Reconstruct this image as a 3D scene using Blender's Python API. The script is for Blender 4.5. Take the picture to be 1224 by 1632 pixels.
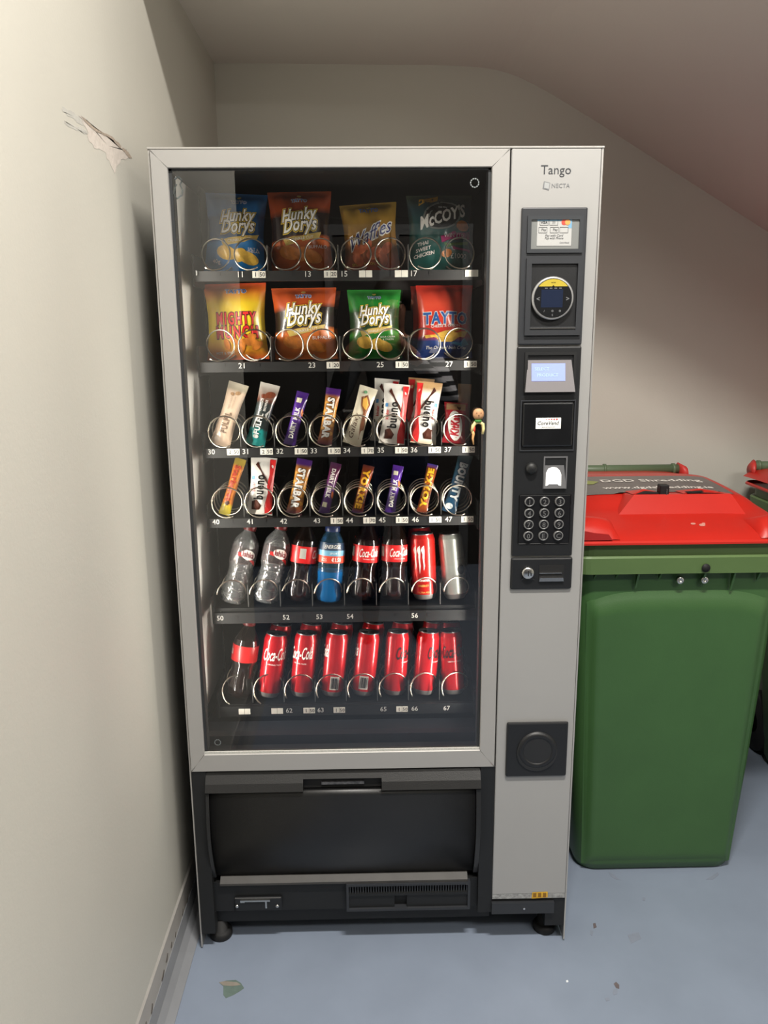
import bpy, bmesh, math, random
from mathutils import Vector, Matrix
random.seed(7)
for o in list(bpy.data.objects): bpy.data.objects.remove(o, do_unlink=True)
S = bpy.context.scene
COL = S.collection
PI = math.pi
def R(d): return math.radians(d)

# ------------------------------------------------------------------ camera
CP = (0.42531, -1.65941, 1.46508); YAW, PITCH, ROLL, F = 0.018625, -0.219316, -0.007419, 1250.0
_f = Vector((math.sin(YAW)*math.cos(PITCH), math.cos(YAW)*math.cos(PITCH), math.sin(PITCH)))
_r0 = Vector((math.cos(YAW), -math.sin(YAW), 0)); _u0 = _r0.cross(_f)
_r = _r0*math.cos(ROLL) + _u0*math.sin(ROLL); _u = -_r0*math.sin(ROLL) + _u0*math.cos(ROLL)
cd = bpy.data.cameras.new('camera'); cam = bpy.data.objects.new('camera', cd); COL.objects.link(cam)
M = Matrix((_r, _u, -_f)).transposed().to_4x4(); M.translation = CP
cam.matrix_world = M
cd.sensor_fit = 'VERTICAL'; cd.sensor_height = 24.0; cd.lens = 24.0*F/1632.0; cd.clip_start = 0.02
S.camera = cam
def at(u, v, y):
    """photo pixel -> point on the vertical plane at depth y"""
    d = _f + _r*((u-612)/F) + _u*((816-v)/F)
    return Vector(CP) + d*((y-CP[1])/d.y)

# ------------------------------------------------------------------ world, lights, exposure
w = bpy.data.worlds.new('world'); S.world = w; w.use_nodes = True
w.node_tree.nodes['Background'].inputs[0].default_value = (0.9, 0.92, 1.0, 1)
w.node_tree.nodes['Background'].inputs[1].default_value = 0.05
vs = S.view_settings
vs.view_transform = 'Standard'; vs.look = 'None'; vs.gamma = 1.0; vs.use_curve_mapping = False
vs.exposure = 0.0
def area(name, loc, size, power, col, rot=(0, 0, 0)):
    l = bpy.data.lights.new(name, 'AREA'); l.shape = 'RECTANGLE'; l.size, l.size_y = size
    l.energy = power; l.color = col
    o = bpy.data.objects.new(name, l); o.location = loc; o.rotation_euler = rot; COL.objects.link(o); return o
LAMPS = [((0.72, -1.20, 3.25), (0.60, 0.12), 118.0), ((1.80, -2.00, 2.55), (1.10, 0.40), 46.0)]  # second entry is an added fill lamp for the right side
for k, (loc, sz, pw) in enumerate(LAMPS):
    area('ceiling_or_fill_glow', loc, sz, pw, (1.0, 0.955, 0.885))

# ------------------------------------------------------------------ materials
def lin(c):
    return tuple((x/255/12.92 if x/255 <= .04045 else ((x/255+.055)/1.055)**2.4) for x in c)
MATS = {}
def mat(name, rgb, rough=.5, metal=0., var=.0, vscale=30., bump=0., bscale=120., emit=0., coat=0., spec=.5, alpha=None):
    if name in MATS: return MATS[name]
    m = bpy.data.materials.new(name); m.use_nodes = True; MATS[name] = m
    nt = m.node_tree; b = nt.nodes['Principled BSDF']; L = nt.links.new
    c = (*lin(rgb), 1)
    b.inputs['Base Color'].default_value = c
    b.inputs['Roughness'].default_value = rough; b.inputs['Metallic'].default_value = metal
    b.inputs['Coat Weight'].default_value = coat; b.inputs['Coat Roughness'].default_value = .08
    b.inputs['Specular IOR Level'].default_value = spec
    if emit:
        b.inputs['Emission Color'].default_value = c; b.inputs['Emission Strength'].default_value = emit
    if var or bump:
        tc = nt.nodes.new('ShaderNodeTexCoord')
    if var:
        n = nt.nodes.new('ShaderNodeTexNoise'); n.inputs['Scale'].default_value = vscale; n.inputs['Detail'].default_value = 5
        L(tc.outputs['Object'], n.inputs['Vector'])
        mp = nt.nodes.new('ShaderNodeMapRange'); mp.inputs[1].default_value = .3; mp.inputs[2].default_value = .7
        mp.inputs[3].default_value = 1-var; mp.inputs[4].default_value = 1+var
        L(n.outputs['Fac'], mp.inputs[0])
        mx = nt.nodes.new('ShaderNodeMix'); mx.data_type = 'RGBA'; mx.blend_type = 'MULTIPLY'; mx.inputs[0].default_value = 1
        mx.inputs[6].default_value = c; L(mp.outputs[0], mx.inputs[7]); L(mx.outputs[2], b.inputs['Base Color'])
    if bump:
        n2 = nt.nodes.new('ShaderNodeTexNoise'); n2.inputs['Scale'].default_value = bscale; n2.inputs['Detail'].default_value = 4
        L(tc.outputs['Object'], n2.inputs['Vector'])
        bp = nt.nodes.new('ShaderNodeBump'); bp.inputs['Strength'].default_value = bump; bp.inputs['Distance'].default_value = .002
        L(n2.outputs['Fac'], bp.inputs['Height']); L(bp.outputs[0], b.inputs['Normal'])
    return m
def glass_mat(name, tint, refl=1.0, rough=.02, milk=0.0, milkcol=(200, 205, 210), ior=1.5, bump=0., bscale=40.):
    """thin clear sheet: see-through with a Fresnel mirror, optionally a little milky"""
    if name in MATS: return MATS[name]
    m = bpy.data.materials.new(name); m.use_nodes = True; MATS[name] = m
    nt = m.node_tree; nt.nodes.clear(); L = nt.links.new
    out = nt.nodes.new('ShaderNodeOutputMaterial')
    tr = nt.nodes.new('ShaderNodeBsdfTransparent'); tr.inputs[0].default_value = (*tint, 1)
    gl = nt.nodes.new('ShaderNodeBsdfGlossy'); gl.inputs['Roughness'].default_value = rough
    gl.inputs[0].default_value = (refl, refl, refl, 1)
    fr = nt.nodes.new('ShaderNodeFresnel'); fr.inputs[0].default_value = ior
    base = tr.outputs[0]
    if milk:
        df = nt.nodes.new('ShaderNodeBsdfDiffuse'); df.inputs[0].default_value = (*lin(milkcol), 1)
        m0 = nt.nodes.new('ShaderNodeMixShader'); m0.inputs[0].default_value = milk
        L(tr.outputs[0], m0.inputs[1]); L(df.outputs[0], m0.inputs[2]); base = m0.outputs[0]
    mx = nt.nodes.new('ShaderNodeMixShader'); L(fr.outputs[0], mx.inputs[0]); L(base, mx.inputs[1]); L(gl.outputs[0], mx.inputs[2])
    if bump:
        tc = nt.nodes.new('ShaderNodeTexCoord'); n2 = nt.nodes.new('ShaderNodeTexNoise'); n2.inputs['Scale'].default_value = bscale
        L(tc.outputs['Object'], n2.inputs['Vector'])
        bp = nt.nodes.new('ShaderNodeBump'); bp.inputs['Strength'].default_value = bump; bp.inputs['Distance'].default_value = .004
        L(n2.outputs['Fac'], bp.inputs['Height']); L(bp.outputs[0], gl.inputs['Normal']); L(bp.outputs[0], fr.inputs['Normal'])
    L(mx.outputs[0], out.inputs[0]); return m
def bands(name, h, stops, wob=.03, rough=.28, tilt=0., scale=9., metal=.0, axis=2):
    """printed foil: colour bands up the packet (fraction of height h), edges wavering; tilt slants them"""
    if name in MATS: return MATS[name]
    m = bpy.data.materials.new(name); m.use_nodes = True; MATS[name] = m
    nt = m.node_tree; b = nt.nodes['Principled BSDF']; L = nt.links.new
    tc = nt.nodes.new('ShaderNodeTexCoord'); sp = nt.nodes.new('ShaderNodeSeparateXYZ'); L(tc.outputs['Object'], sp.inputs[0])
    n = nt.nodes.new('ShaderNodeTexNoise'); n.inputs['Scale'].default_value = scale; L(tc.outputs['Object'], n.inputs['Vector'])
    a = nt.nodes.new('ShaderNodeMath'); a.operation = 'MULTIPLY_ADD'; L(sp.outputs[axis], a.inputs[0]); a.inputs[1].default_value = 1/h; a.inputs[2].default_value = 0
    t = nt.nodes.new('ShaderNodeMath'); t.operation = 'MULTIPLY_ADD'; L(sp.outputs[0], t.inputs[0]); t.inputs[1].default_value = tilt/h; L(a.outputs[0], t.inputs[2])
    ww = nt.nodes.new('ShaderNodeMath'); ww.operation = 'MULTIPLY_ADD'; L(n.outputs['Fac'], ww.inputs[0]); ww.inputs[1].default_value = wob*2; L(t.outputs[0], ww.inputs[2])
    s2 = nt.nodes.new('ShaderNodeMath'); s2.operation = 'SUBTRACT'; L(ww.outputs[0], s2.inputs[0]); s2.inputs[1].default_value = wob
    cr = nt.nodes.new('ShaderNodeValToRGB'); L(s2.outputs[0], cr.inputs[0])
    e = cr.color_ramp.elements
    e[0].position = stops[0][0]; e[0].color = (*lin(stops[0][1]), 1)
    e[1].position = stops[-1][0]; e[1].color = (*lin(stops[-1][1]), 1)
    for p, c in stops[1:-1]:
        k = e.new(p); k.color = (*lin(c), 1)
    L(cr.outputs[0], b.inputs['Base Color'])
    b.inputs['Roughness'].default_value = rough; b.inputs['Metallic'].default_value = metal
    b.inputs['Coat Weight'].default_value = .5; b.inputs['Coat Roughness'].default_value = .15
    return m

# ------------------------------------------------------------------ mesh builder
_tc = {}
def text2d(body, shear=0., offset=0., sp=1., res=2):
    k = (body, shear, offset, sp)
    if k in _tc: return _tc[k]
    cu = bpy.data.curves.new('t', 'FONT'); cu.body = body; cu.size = 1; cu.shear = shear; cu.offset = offset
    cu.resolution_u = res; cu.align_x = 'CENTER'; cu.space_character = sp
    ob = bpy.data.objects.new('t', cu)
    me = bpy.data.meshes.new_from_object(ob)
    V = [(v.co.x, v.co.y) for v in me.vertices]; Fc = [tuple(p.vertices) for p in me.polygons]
    bpy.data.objects.remove(ob); bpy.data.curves.remove(cu); bpy.data.meshes.remove(me)
    _tc[k] = (V, Fc); return V, Fc
class MB:
    def __init__(s): s.v = []; s.f = []; s.mi = []; s.sm = []; s.m = 0; s.smooth = False
    def mat(s, i, smooth=None):
        s.m = i
        if smooth is not None: s.smooth = smooth
        return s
    def add(s, V, Fc):
        n = len(s.v); s.v += [tuple(v) for v in V]
        for f in Fc: s.f.append(tuple(n+i for i in f)); s.mi.append(s.m); s.sm.append(s.smooth)
        return s
    def box(s, x0, x1, y0, y1, z0, z1):
        V = [(x, y, z) for z in (z0, z1) for y in (y0, y1) for x in (x0, x1)]
        return s.add(V, [(0, 2, 3, 1), (4, 5, 7, 6), (0, 1, 5, 4), (2, 6, 7, 3), (0, 4, 6, 2), (1, 3, 7, 5)])
    def rbox(s, x0, x1, y0, y1, z0, z1, b=.003, n=1):
        bm = bmesh.new()
        bmesh.ops.create_cube(bm, size=1, matrix=Matrix.Translation(((x0+x1)/2, (y0+y1)/2, (z0+z1)/2)) @ Matrix.Diagonal((x1-x0, y1-y0, z1-z0, 1)))
        bmesh.ops.bevel(bm, geom=bm.edges[:], offset=b, segments=n, affect='EDGES', profile=.5)
        return s.bm(bm)
    def bm(s, bm):
        bm.verts.index_update(); V = [v.co[:] for v in bm.verts]; Fc = [tuple(v.index for v in f.verts) for f in bm.faces]; bm.free()
        return s.add(V, Fc)
    def prism(s, P, axis, a, b):
        """polygon P extruded along axis ('x': P=(y,z); 'y': P=(x,z); 'z': P=(x,y))"""
        n = len(P)
        def mk(p, t): return {'x': (t, p[0], p[1]), 'y': (p[0], t, p[1]), 'z': (p[0], p[1], t)}[axis]
        V = [mk(p, a) for p in P] + [mk(p, b) for p in P]
        Fc = [tuple(range(n))[::-1], tuple(range(n, 2*n))] + [(i, (i+1) % n, n+(i+1) % n, n+i) for i in range(n)]
        return s.add(V, Fc)
    def sheet(s, P, x0, x1, th=.004):
        """profile line P=(y,z) swept along x, with thickness towards +y"""
        Q = P + [(y+th, z) for y, z in P[::-1]]
        return s.prism(Q, 'x', x0, x1)
    def loft(s, rings, cap0=True, cap1=True, closed=True):
        n = len(rings[0]); V = [p for r in rings for p in r]; Fc = []
        for k in range(len(rings)-1):
            for i in range(n if closed else n-1):
                j = (i+1) % n; Fc.append((k*n+i, k*n+j, (k+1)*n+j, (k+1)*n+i))
        if cap0: Fc.append(tuple(range(n))[::-1])
        if cap1: Fc.append(tuple((len(rings)-1)*n+i for i in range(n)))
        return s.add(V, Fc)
    def tube(s, path, r, n=8, caps=True):
        path = [Vector(p) for p in path]; rings = []
        up = Vector((0.013, 0.021, 1)).normalized(); prev = None
        for i, p in enumerate(path):
            t = (path[min(i+1, len(path)-1)] - path[max(i-1, 0)]).normalized()
            if prev is None:
                a = t.cross(up) if abs(t.dot(up)) < .98 else t.cross(Vector((1, 0, 0)))
            else: a = prev - t*prev.dot(t)
            a.normalize(); prev = a; b = t.cross(a)
            rr = r[i] if isinstance(r, (list, tuple)) else r
            rings.append([tuple(p + a*rr*math.cos(2*PI*k/n) + b*rr*math.sin(2*PI*k/n)) for k in range(n)])
        return s.loft(rings, caps, caps)
    def lathe(s, prof, c=(0, 0, 0), n=24, axis='z', cap0=True, cap1=True):
        """prof = [(radius, height)]"""
        def mk(r, h, a):
            x, y = r*math.cos(a), r*math.sin(a)
            if axis == 'z': return (c[0]+x, c[1]+y, c[2]+h)
            if axis == 'y': return (c[0]+x, c[1]-h, c[2]+y)      # height towards the viewer
            return (c[0]+h, c[1]+x, c[2]+y)
        return s.loft([[mk(r, h, 2*PI*k/n) for k in range(n)] for r, h in prof], cap0, cap1)
    def grid(s, fn, nu, nv):
        V = [fn(i/nu, j/nv) for j in range(nv+1) for i in range(nu+1)]
        Fc = [(j*(nu+1)+i, j*(nu+1)+i+1, (j+1)*(nu+1)+i+1, (j+1)*(nu+1)+i) for j in range(nv) for i in range(nu)]
        return s.add(V, Fc)
    def text(s, body, cx, cz, fn, h=None, w=None, rot=0, shear=0., offset=0., sx=1., up=0., sp=1.):
        """flat lettering centred on (cx,cz), laid on the surface fn(x,z); rot in degrees; up = slope of baseline"""
        V, Fc = text2d(body, shear, offset, sp)
        if not V: return s
        V0, _ = text2d(body, shear, 0., sp)
        xs = [p[0] for p in V0]; ys = [p[1] for p in V0]
        mx, my = (min(xs)+max(xs))/2, (min(ys)+max(ys))/2
        if offset:
            xs2 = [p[0] for p in V]; ox = (min(xs2)+max(xs2))/2
        else: ox = mx
        k = w/(max(xs)-min(xs)) if w else h/(max(ys)-min(ys))
        kx = k*sx
        if w and h: kx = w/(max(xs)-min(xs)); k = h/(max(ys)-min(ys))
        c, sn = math.cos(R(rot)), math.sin(R(rot)); P = []
        for x, y in V:
            x = (x-ox)*kx; y = (y-my)*k + x*up
            P.append(fn(cx + x*c - y*sn, cz + x*sn + y*c))
        return s.add(P, Fc)
    def patch(s, P, fn, rings=2):
        """filled outline P=[(x,z)] laid on the surface fn, star-shaped about its middle"""
        n = len(P); cx = sum(p[0] for p in P)/n; cz = sum(p[1] for p in P)/n
        V = [fn(cx, cz)]; Fc = []
        for k in range(1, rings+1):
            t = k/rings; V += [fn(cx+(x-cx)*t, cz+(z-cz)*t) for x, z in P]
        Fc += [(0, 1+i, 1+(i+1) % n) for i in range(n)]
        for k in range(rings-1):
            for i in range(n):
                j = (i+1) % n; a = 1+k*n; Fc.append((a+i, a+n+i, a+n+j, a+j))
        return s.add(V, Fc)
    def oval(s, cx, cz, rx, rz, fn, rot=0, n=14, rings=2):
        c, q = math.cos(R(rot)), math.sin(R(rot))
        return s.patch([(cx+rx*math.cos(2*PI*i/n)*c - rz*math.sin(2*PI*i/n)*q, cz+rx*math.cos(2*PI*i/n)*q + rz*math.sin(2*PI*i/n)*c) for i in range(n)], fn, rings)
    def rect(s, x0, x1, z0, z1, fn, nx=4):
        return s.grid(lambda u, v: fn(x0+(x1-x0)*u, z0+(z1-z0)*v), nx, max(1, nx//2))
    def build(s, name, mats, parent=None, off=None, label=None, fix=True):
        me = bpy.data.meshes.new(name)
        V = s.v
        if off is None and parent is not None: off = OFF.get(root_of(parent))
        if off is not None: V = [(a-off[0], b-off[1], c-off[2]) for a, b, c in V]
        me.from_pydata(V, [], s.f)
        if not isinstance(mats, (list, tuple)): mats = [mats]
        for m in mats: me.materials.append(m)
        me.polygons.foreach_set('material_index', s.mi); me.polygons.foreach_set('use_smooth', s.sm); me.update()
        if fix == 'normals':
            bm = bmesh.new(); bm.from_mesh(me); bmesh.ops.recalc_face_normals(bm, faces=bm.faces[:]); bm.to_mesh(me); bm.free()
        o = bpy.data.objects.new(name, me); COL.objects.link(o)
        if parent is not None: o.parent = parent
        if label: o['label'] = label
        return o
OFF = {}
def root_of(o):
    while o.parent: o = o.parent
    return o.name
def tag(o, label, cat=None, group=None, kind=None):
    o['label'] = label
    if cat: o['category'] = cat
    if group: o['group'] = group
    if kind: o['kind'] = kind
    return o
def thing(name, label, cat, loc=(0, 0, 0), group=None, matrix=None, world=True):
    """Empty at a thing's base; world=True -> its parts are written in world coordinates"""
    o = bpy.data.objects.new(name, None); COL.objects.link(o); o.empty_display_size = .05
    if matrix is not None: o.matrix_world = matrix
    else:
        o.location = loc
        if world: OFF[o.name] = loc
    return tag(o, label, cat, group)
def sub(name, mats, parent, fn, label=None, fix=True):
    b = MB(); fn(b); return b.build(name, mats, parent, label=label, fix=fix)
def flat(y): return lambda x, z: (x, y, z)

# ================================================================== STRUCTURE
WX, BY, CZ = -0.060, 1.13, 2.33          # left wall, back wall, low ceiling
HZ, FY, RX = 3.70, -3.30, 3.20           # high ceiling, wall behind the viewer, right wall
LIP = 0.09; LY = -1.45                    # edge of the low ceiling; end of the left wall
m_wall = mat('painted_plaster', (190, 187, 177), .55, var=.025, vscale=2.5, bump=.12, bscale=160)
m_ceil = mat('ceiling_paint', (204, 198, 190), .75, var=.02, vscale=2, bump=.1, bscale=140)
m_floor = mat('blue_vinyl', (120, 130, 146), .42, var=.05, vscale=7, bump=.08, bscale=220)
m_skirt = mat('skirting_paint', (162, 158, 153), .5, var=.05, vscale=20)
m_cove = mat('coved_vinyl', (122, 124, 128), .5, var=.06, vscale=15)
def struct(name, b, m, label, fix=True):
    return tag(b.build(name, m, fix=fix), label, None, None, 'structure')
fl = struct('floor', MB().box(-1.7, RX+.1, FY-.1, BY+.1, -.06, 0), m_floor, 'pale blue vinyl floor with stains and worn spots')
wl = struct('wall_left', MB().box(WX-.12, WX, LY, BY+.1, 0, HZ+.1), m_wall, 'cream painted wall left of the vending machine')
struct('wall_back', MB().box(WX, RX+.1, BY, BY+.1, 0, HZ), m_wall, 'cream wall behind the machine and bins')
m_panel = mat('dark_panelling', (58, 54, 50), .6, var=.1, vscale=4)
wf = struct('wall_front', MB().box(-1.7, RX+.1, FY-.1, FY, 0, HZ+.1), m_panel, 'dark panelled wall facing the vending machine')
struct('wall_side', MB().box(-1.7, -1.6, FY, LY+.1, 0, HZ+.1), m_panel, 'dark end wall of the side passage')
struct('wall_passage', MB().box(-1.6, WX-.12, LY, LY+.1, 0, HZ+.1), m_wall, 'return wall of the side passage')
struct('wall_right', MB().box(RX, RX+.1, FY, BY, 0, HZ), m_wall, 'plain painted wall at the far right of the room')
SLX = 0.89; SL = 0.577
zs = lambda x: CZ - SL*(x-SLX)
P = [(WX, CZ)] + [(x, (CZ + zs(x) - math.sqrt((CZ-zs(x))**2 + .0036))/2 + .0) for x in [SLX-.30+.03*k for k in range(21)]] + [(RX, zs(RX)), (RX, HZ), (WX, HZ)]
b = MB(); b.prism(P, 'y', LIP, BY)
struct('ceiling', b, m_ceil, 'low cream ceiling that slopes down to the right above the bins', fix='normals')
struct('ceiling', MB().box(-1.7, RX+.1, FY-.1, BY+.1, HZ, HZ+.1), m_ceil, 'high flat ceiling over the space in front of the machine')
# skirting of the left wall: painted upper strip and a coved vinyl upstand
b = MB(); b.prism([(WX, .050), (WX+.0045, .050), (WX+.0040, .108), (WX, .1140)], 'y', LY, BY)
sk = struct('baseboard_left', b, m_skirt, 'chipped cream skirting strip along the left wall', fix='normals')
b = MB(); b.prism([(WX, 0), (WX+.045, 0), (WX+.045, .002), (WX+.026, .008), (WX+.013, .022), (WX+.006, .051), (WX, .052)], 'y', LY, BY)
b.build('coved_upstand', m_cove, sk, fix='normals')
m_chip = mat('bare_dark_chip', (62, 58, 54), .8)
for k in range(12):
    y = .10-.055*k + random.uniform(-.02, .02); z = .058+random.uniform(-.004, .008); l = random.uniform(.008, .026)
    b = MB(); x = WX+.0062
    P = [(y, z), (y+l*.5, z+.004), (y+l, z+.006+random.uniform(0, .008)), (y+l*.7, z+.001), (y+l*.3, z-.003)]
    b.add([(x, p, q) for p, q in P] + [(x-.003, p, q) for p, q in P], [(0, 4, 3, 2, 1)] + [(i, (i+1) % 5, 5+(i+1) % 5, 5+i) for i in range(5)])
    b.build('paint_chip', m_chip, sk, fix='normals')
struct('baseboard_back', MB().box(WX+.05, RX, BY-.012, BY, 0, .10), m_skirt, 'cream skirting along the back wall')
# torn plaster high on the left wall (outline read off the wall plane)
def onwall(u, v, x=WX):
    d = _f + _r*((u-612)/F) + _u*((816-v)/F); return Vector(CP) + d*((x-CP[0])/d.x)
m_bare = mat('bare_pink_plaster', (197, 188, 179), .85, var=.06, vscale=60, bump=.5, bscale=90)
m_crack = mat('torn_paint_edge', (160, 146, 132), .8, var=.2, vscale=200)
m_scuff = mat('grey_scuff', (180, 178, 171), .8, var=.08, vscale=80)
def wallpatch(name, pts, m, t, rag=2.2):
    q = []
    for k, (u, v) in enumerate(pts):
        u2, v2 = pts[(k+1) % len(pts)]; q.append((u, v))
        for f_ in (.33, .66): q.append((u+(u2-u)*f_+random.uniform(-rag, rag)*.6, v+(v2-v)*f_+random.uniform(-rag, rag)))
    P = [onwall(u, v) for u, v in q]; n = len(P); c = sum(P, Vector())/n
    b = MB(); b.add([(WX+t, p.y, p.z) for p in P] + [(WX+t, c.y, c.z)], [(n, i, (i+1) % n) for i in range(n)])
    return b.build(name, m, wl)
wallpatch('bare_plaster', [(125, 184), (140, 195), (150, 204), (165, 213), (178, 219), (188, 228), (196, 235), (204, 243), (210, 254), (196, 253), (189, 262), (182, 276), (174, 256), (163, 240), (150, 236), (140, 220), (138, 206)], m_bare, .0003, 3.)
wallpatch('torn_paint', [(128, 184), (142, 196), (150, 203), (165, 212), (179, 218), (187, 226), (193, 233), (192, 237), (184, 229), (178, 222), (165, 216), (149, 207), (140, 199)], m_crack, .0006, 1.)
wallpatch('torn_paint', [(195, 235), (204, 242), (210, 252), (206, 252), (200, 245), (194, 238)], m_crack, .0006, 1.)
wallpatch('scuff_mark', [(98, 170), (112, 176), (126, 186), (138, 200), (128, 198), (112, 186), (100, 178)], m_scuff, .0002)
wallpatch('scuff_mark', [(102, 192), (118, 200), (136, 208), (140, 214), (122, 208), (106, 200)], m_scuff, .0002)
# worn spots and stains on the floor
def onfloor(u, v):
    d = _f + _r*((u-612)/F) + _u*((816-v)/F); return Vector(CP) + d*(-CP[2]/d.z)
def spot(name, pts, m, t=.0006):
    P = [onfloor(u, v) for u, v in pts]; n = len(P); c = sum(P, Vector())/n
    b = MB(); b.add([(p.x, p.y, t) for p in P] + [(p.x, p.y, -.001) for p in P] + [(c.x, c.y, t)], [(2*n, i, (i+1) % n) for i in range(n)] + [(i, n+i, n+(i+1) % n, (i+1) % n) for i in range(n)])
    return b.build(name, m, fl, fix='normals')
m_worn = mat('worn_green_backing', (84, 100, 94), .8, var=.12, vscale=60)
m_tan = mat('worn_tan_backing', (124, 117, 108), .8, var=.1, vscale=60)
m_brown = mat('brown_stain', (88, 80, 82), .7, var=.15, vscale=90)
m_faint = mat('faint_stain', (117, 124, 138), .5, var=.06, vscale=60)
spot('worn_patch', [(349, 1566), (361, 1563), (376, 1562), (384, 1567), (389, 1575), (382, 1580), (372, 1586), (360, 1591), (356, 1586), (356, 1572)], m_worn, .0006)
spot('worn_patch', [(349, 1566), (358, 1564), (378, 1566), (384, 1570), (370, 1572), (356, 1571)], m_tan, .0009)
spot('stain', [(978, 1568), (982, 1565), (987, 1570), (987, 1576), (982, 1575)], m_brown)
spot('stain', [(978, 1577), (984, 1576), (984, 1584), (978, 1586), (976, 1582)], m_faint)
spot('stain', [(964, 1591), (971, 1590), (972, 1594), (966, 1596)], m_faint)
spot('stain', [(945, 1472), (949, 1471), (951, 1478), (946, 1480)], m_brown, .0005)
spot('stain', [(941, 1482), (946, 1484), (944, 1492), (940, 1489)], m_faint)
spot('stain', [(1024, 1430), (1029, 1431), (1028, 1436), (1024, 1435)], m_faint)
spot('stain', [(1000, 1490), (1018, 1486), (1022, 1496), (1006, 1504)], m_faint, .0004)
spot('stain', [(902, 1563), (905, 1562), (906, 1565), (903, 1566)], mat('white_speck', (215, 218, 222), .6), .0006)
for P in ([(970, 1390), (976, 1393), (985, 1400), (990, 1403), (980, 1401), (973, 1396)], [(1125, 1402), (1135, 1396), (1144, 1390), (1146, 1394), (1136, 1402)]):
    spot('scuff', P, m_faint, .0005)
# door of the room behind the viewer, seen only as a reflection
m_doorw = mat('dark_varnished_door', (60, 54, 50), .45, var=.1, vscale=6)
for k, (x0, x1, zt, lab) in enumerate(((.22, .50, 2.06, 'narrow dark door in the wall facing the machine'), (.62, 1.00, 2.06, 'wide dark door in the wall facing the machine'))):
    d1 = struct('door_%d' % (k+1), MB().box(x0, x1, FY-.01, FY+.03, 0, zt), m_doorw, lab)
    sub('door_frame', mat('grey_door_frame', (104, 104, 104), .5), d1, lambda b: (b.box(x0-.05, x0, FY-.01, FY+.045, 0, zt+.06), b.box(x1, x1+.06, FY-.01, FY+.045, 0, zt+.06), b.box(x0, x1, FY-.01, FY+.045, zt, zt+.06)))
    sub('door_handle', m_skirt, d1, lambda b: b.tube([(x0+.05, FY+.02, 1.02), (x0+.05, FY+.08, 1.02), (x0+.15, FY+.08, 1.02)], .009))
# light fittings; the second one carries the added fill lamp
m_fit = mat('lamp_housing', (225, 225, 222), .5)
for k, (loc, sz, pw) in enumerate(LAMPS):
    t = thing('ceiling_or_fill_light', ['short white batten light hung over the place before the machine', 'long white batten, an added fill light over the right of the room'][k], 'light', (loc[0], loc[1], loc[2]+.006))
    sub('housing', m_fit, t, lambda b: b.rbox(loc[0]-sz[0]/2-.03, loc[0]+sz[0]/2+.03, loc[1]-sz[1]/2-.012, loc[1]+sz[1]/2+.012, loc[2]+.006, loc[2]+.06, .006))
    for dx in (-.2, .2): sub('hanger', m_fit, t, lambda b: b.box(loc[0]+dx-.01, loc[0]+dx+.01, loc[1]-.01, loc[1]+.01, loc[2]+.06, HZ))

# ================================================================== VENDING MACHINE
W, H, D = .895, 1.83, .84
m_silver = mat('silver_paint', (158, 157, 155), .45, .2, var=.015, vscale=6)
m_alu = mat('satin_aluminium', (160, 158, 155), .42, .25, var=.015, vscale=5)
m_side = mat('grey_side_panel', (120, 121, 122), .5, .2, var=.03, vscale=8)
m_edge = mat('bright_edge', (172, 170, 166), .35, .4)
m_black = mat('black_plastic', (21, 22, 24), .45, var=.06, vscale=25, bump=.08, bscale=600)
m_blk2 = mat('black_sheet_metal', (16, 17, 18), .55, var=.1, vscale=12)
m_char = mat('charcoal_plastic', (40, 42, 46), .5, var=.04, vscale=30)
m_hood = mat('flap_plastic', (30, 30, 30), .42, var=.12, vscale=8, bump=.15, bscale=500)
m_liner = mat('white_liner', (240, 239, 234), .5, var=.04, vscale=10)
m_dark = mat('dark_void', (12, 12, 13), .7)
m_seal = mat('rubber_seal', (38, 40, 42), .6)
m_chrome = mat('steel', (200, 200, 198), .25, 1.)
m_white = mat('white_print', (228, 228, 224), .5)
m_ink = mat('dark_ink', (48, 50, 54), .5)
vm = thing('vending_machine', 'tall silver snack and drink vending machine with large glass door', 'vending machine', (W/2, D/2, 0))
# --- cabinet
for x0, x1 in ((0, .0028), (W-.0028, W)):
    b = MB(); b.prism([(.0, .006), (D, .006), (D, H-.004), (.0, H-.004)], 'x', x0, x1)
    sp = b.build('side_panel', m_side, vm, fix='normals')
    xe = x0-.0005 if x0 < .1 else x1+.0005
    b = MB(); b.box(min(xe, x0), max(xe, x1), -.0015, .0, .006, H-.004); b.build('panel_edge', m_edge, sp)
sub('top_panel', m_edge, vm, lambda b: b.rbox(-.002, W+.002, -.004, D, H-.004, H, .001))
sub('back_panel', m_side, vm, lambda b: b.box(.003, W-.003, D-.004, D, .08, H-.004))
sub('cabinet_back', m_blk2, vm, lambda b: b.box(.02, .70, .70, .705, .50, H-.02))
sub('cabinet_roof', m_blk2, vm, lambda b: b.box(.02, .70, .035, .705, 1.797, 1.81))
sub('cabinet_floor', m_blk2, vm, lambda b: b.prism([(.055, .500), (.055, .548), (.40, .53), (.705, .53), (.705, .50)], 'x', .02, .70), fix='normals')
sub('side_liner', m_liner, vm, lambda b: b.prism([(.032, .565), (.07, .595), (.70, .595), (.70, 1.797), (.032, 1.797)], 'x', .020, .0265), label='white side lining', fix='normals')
sub('rear_side_panel', m_blk2, vm, lambda b: b.box(.0500, .0530, .215, .66, .53, 1.797))
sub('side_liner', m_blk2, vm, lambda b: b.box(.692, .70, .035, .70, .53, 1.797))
sub('coin_compartment', m_blk2, vm, lambda b: b.box(.7005, .889, .032, .5, .13, 1.80))
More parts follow.
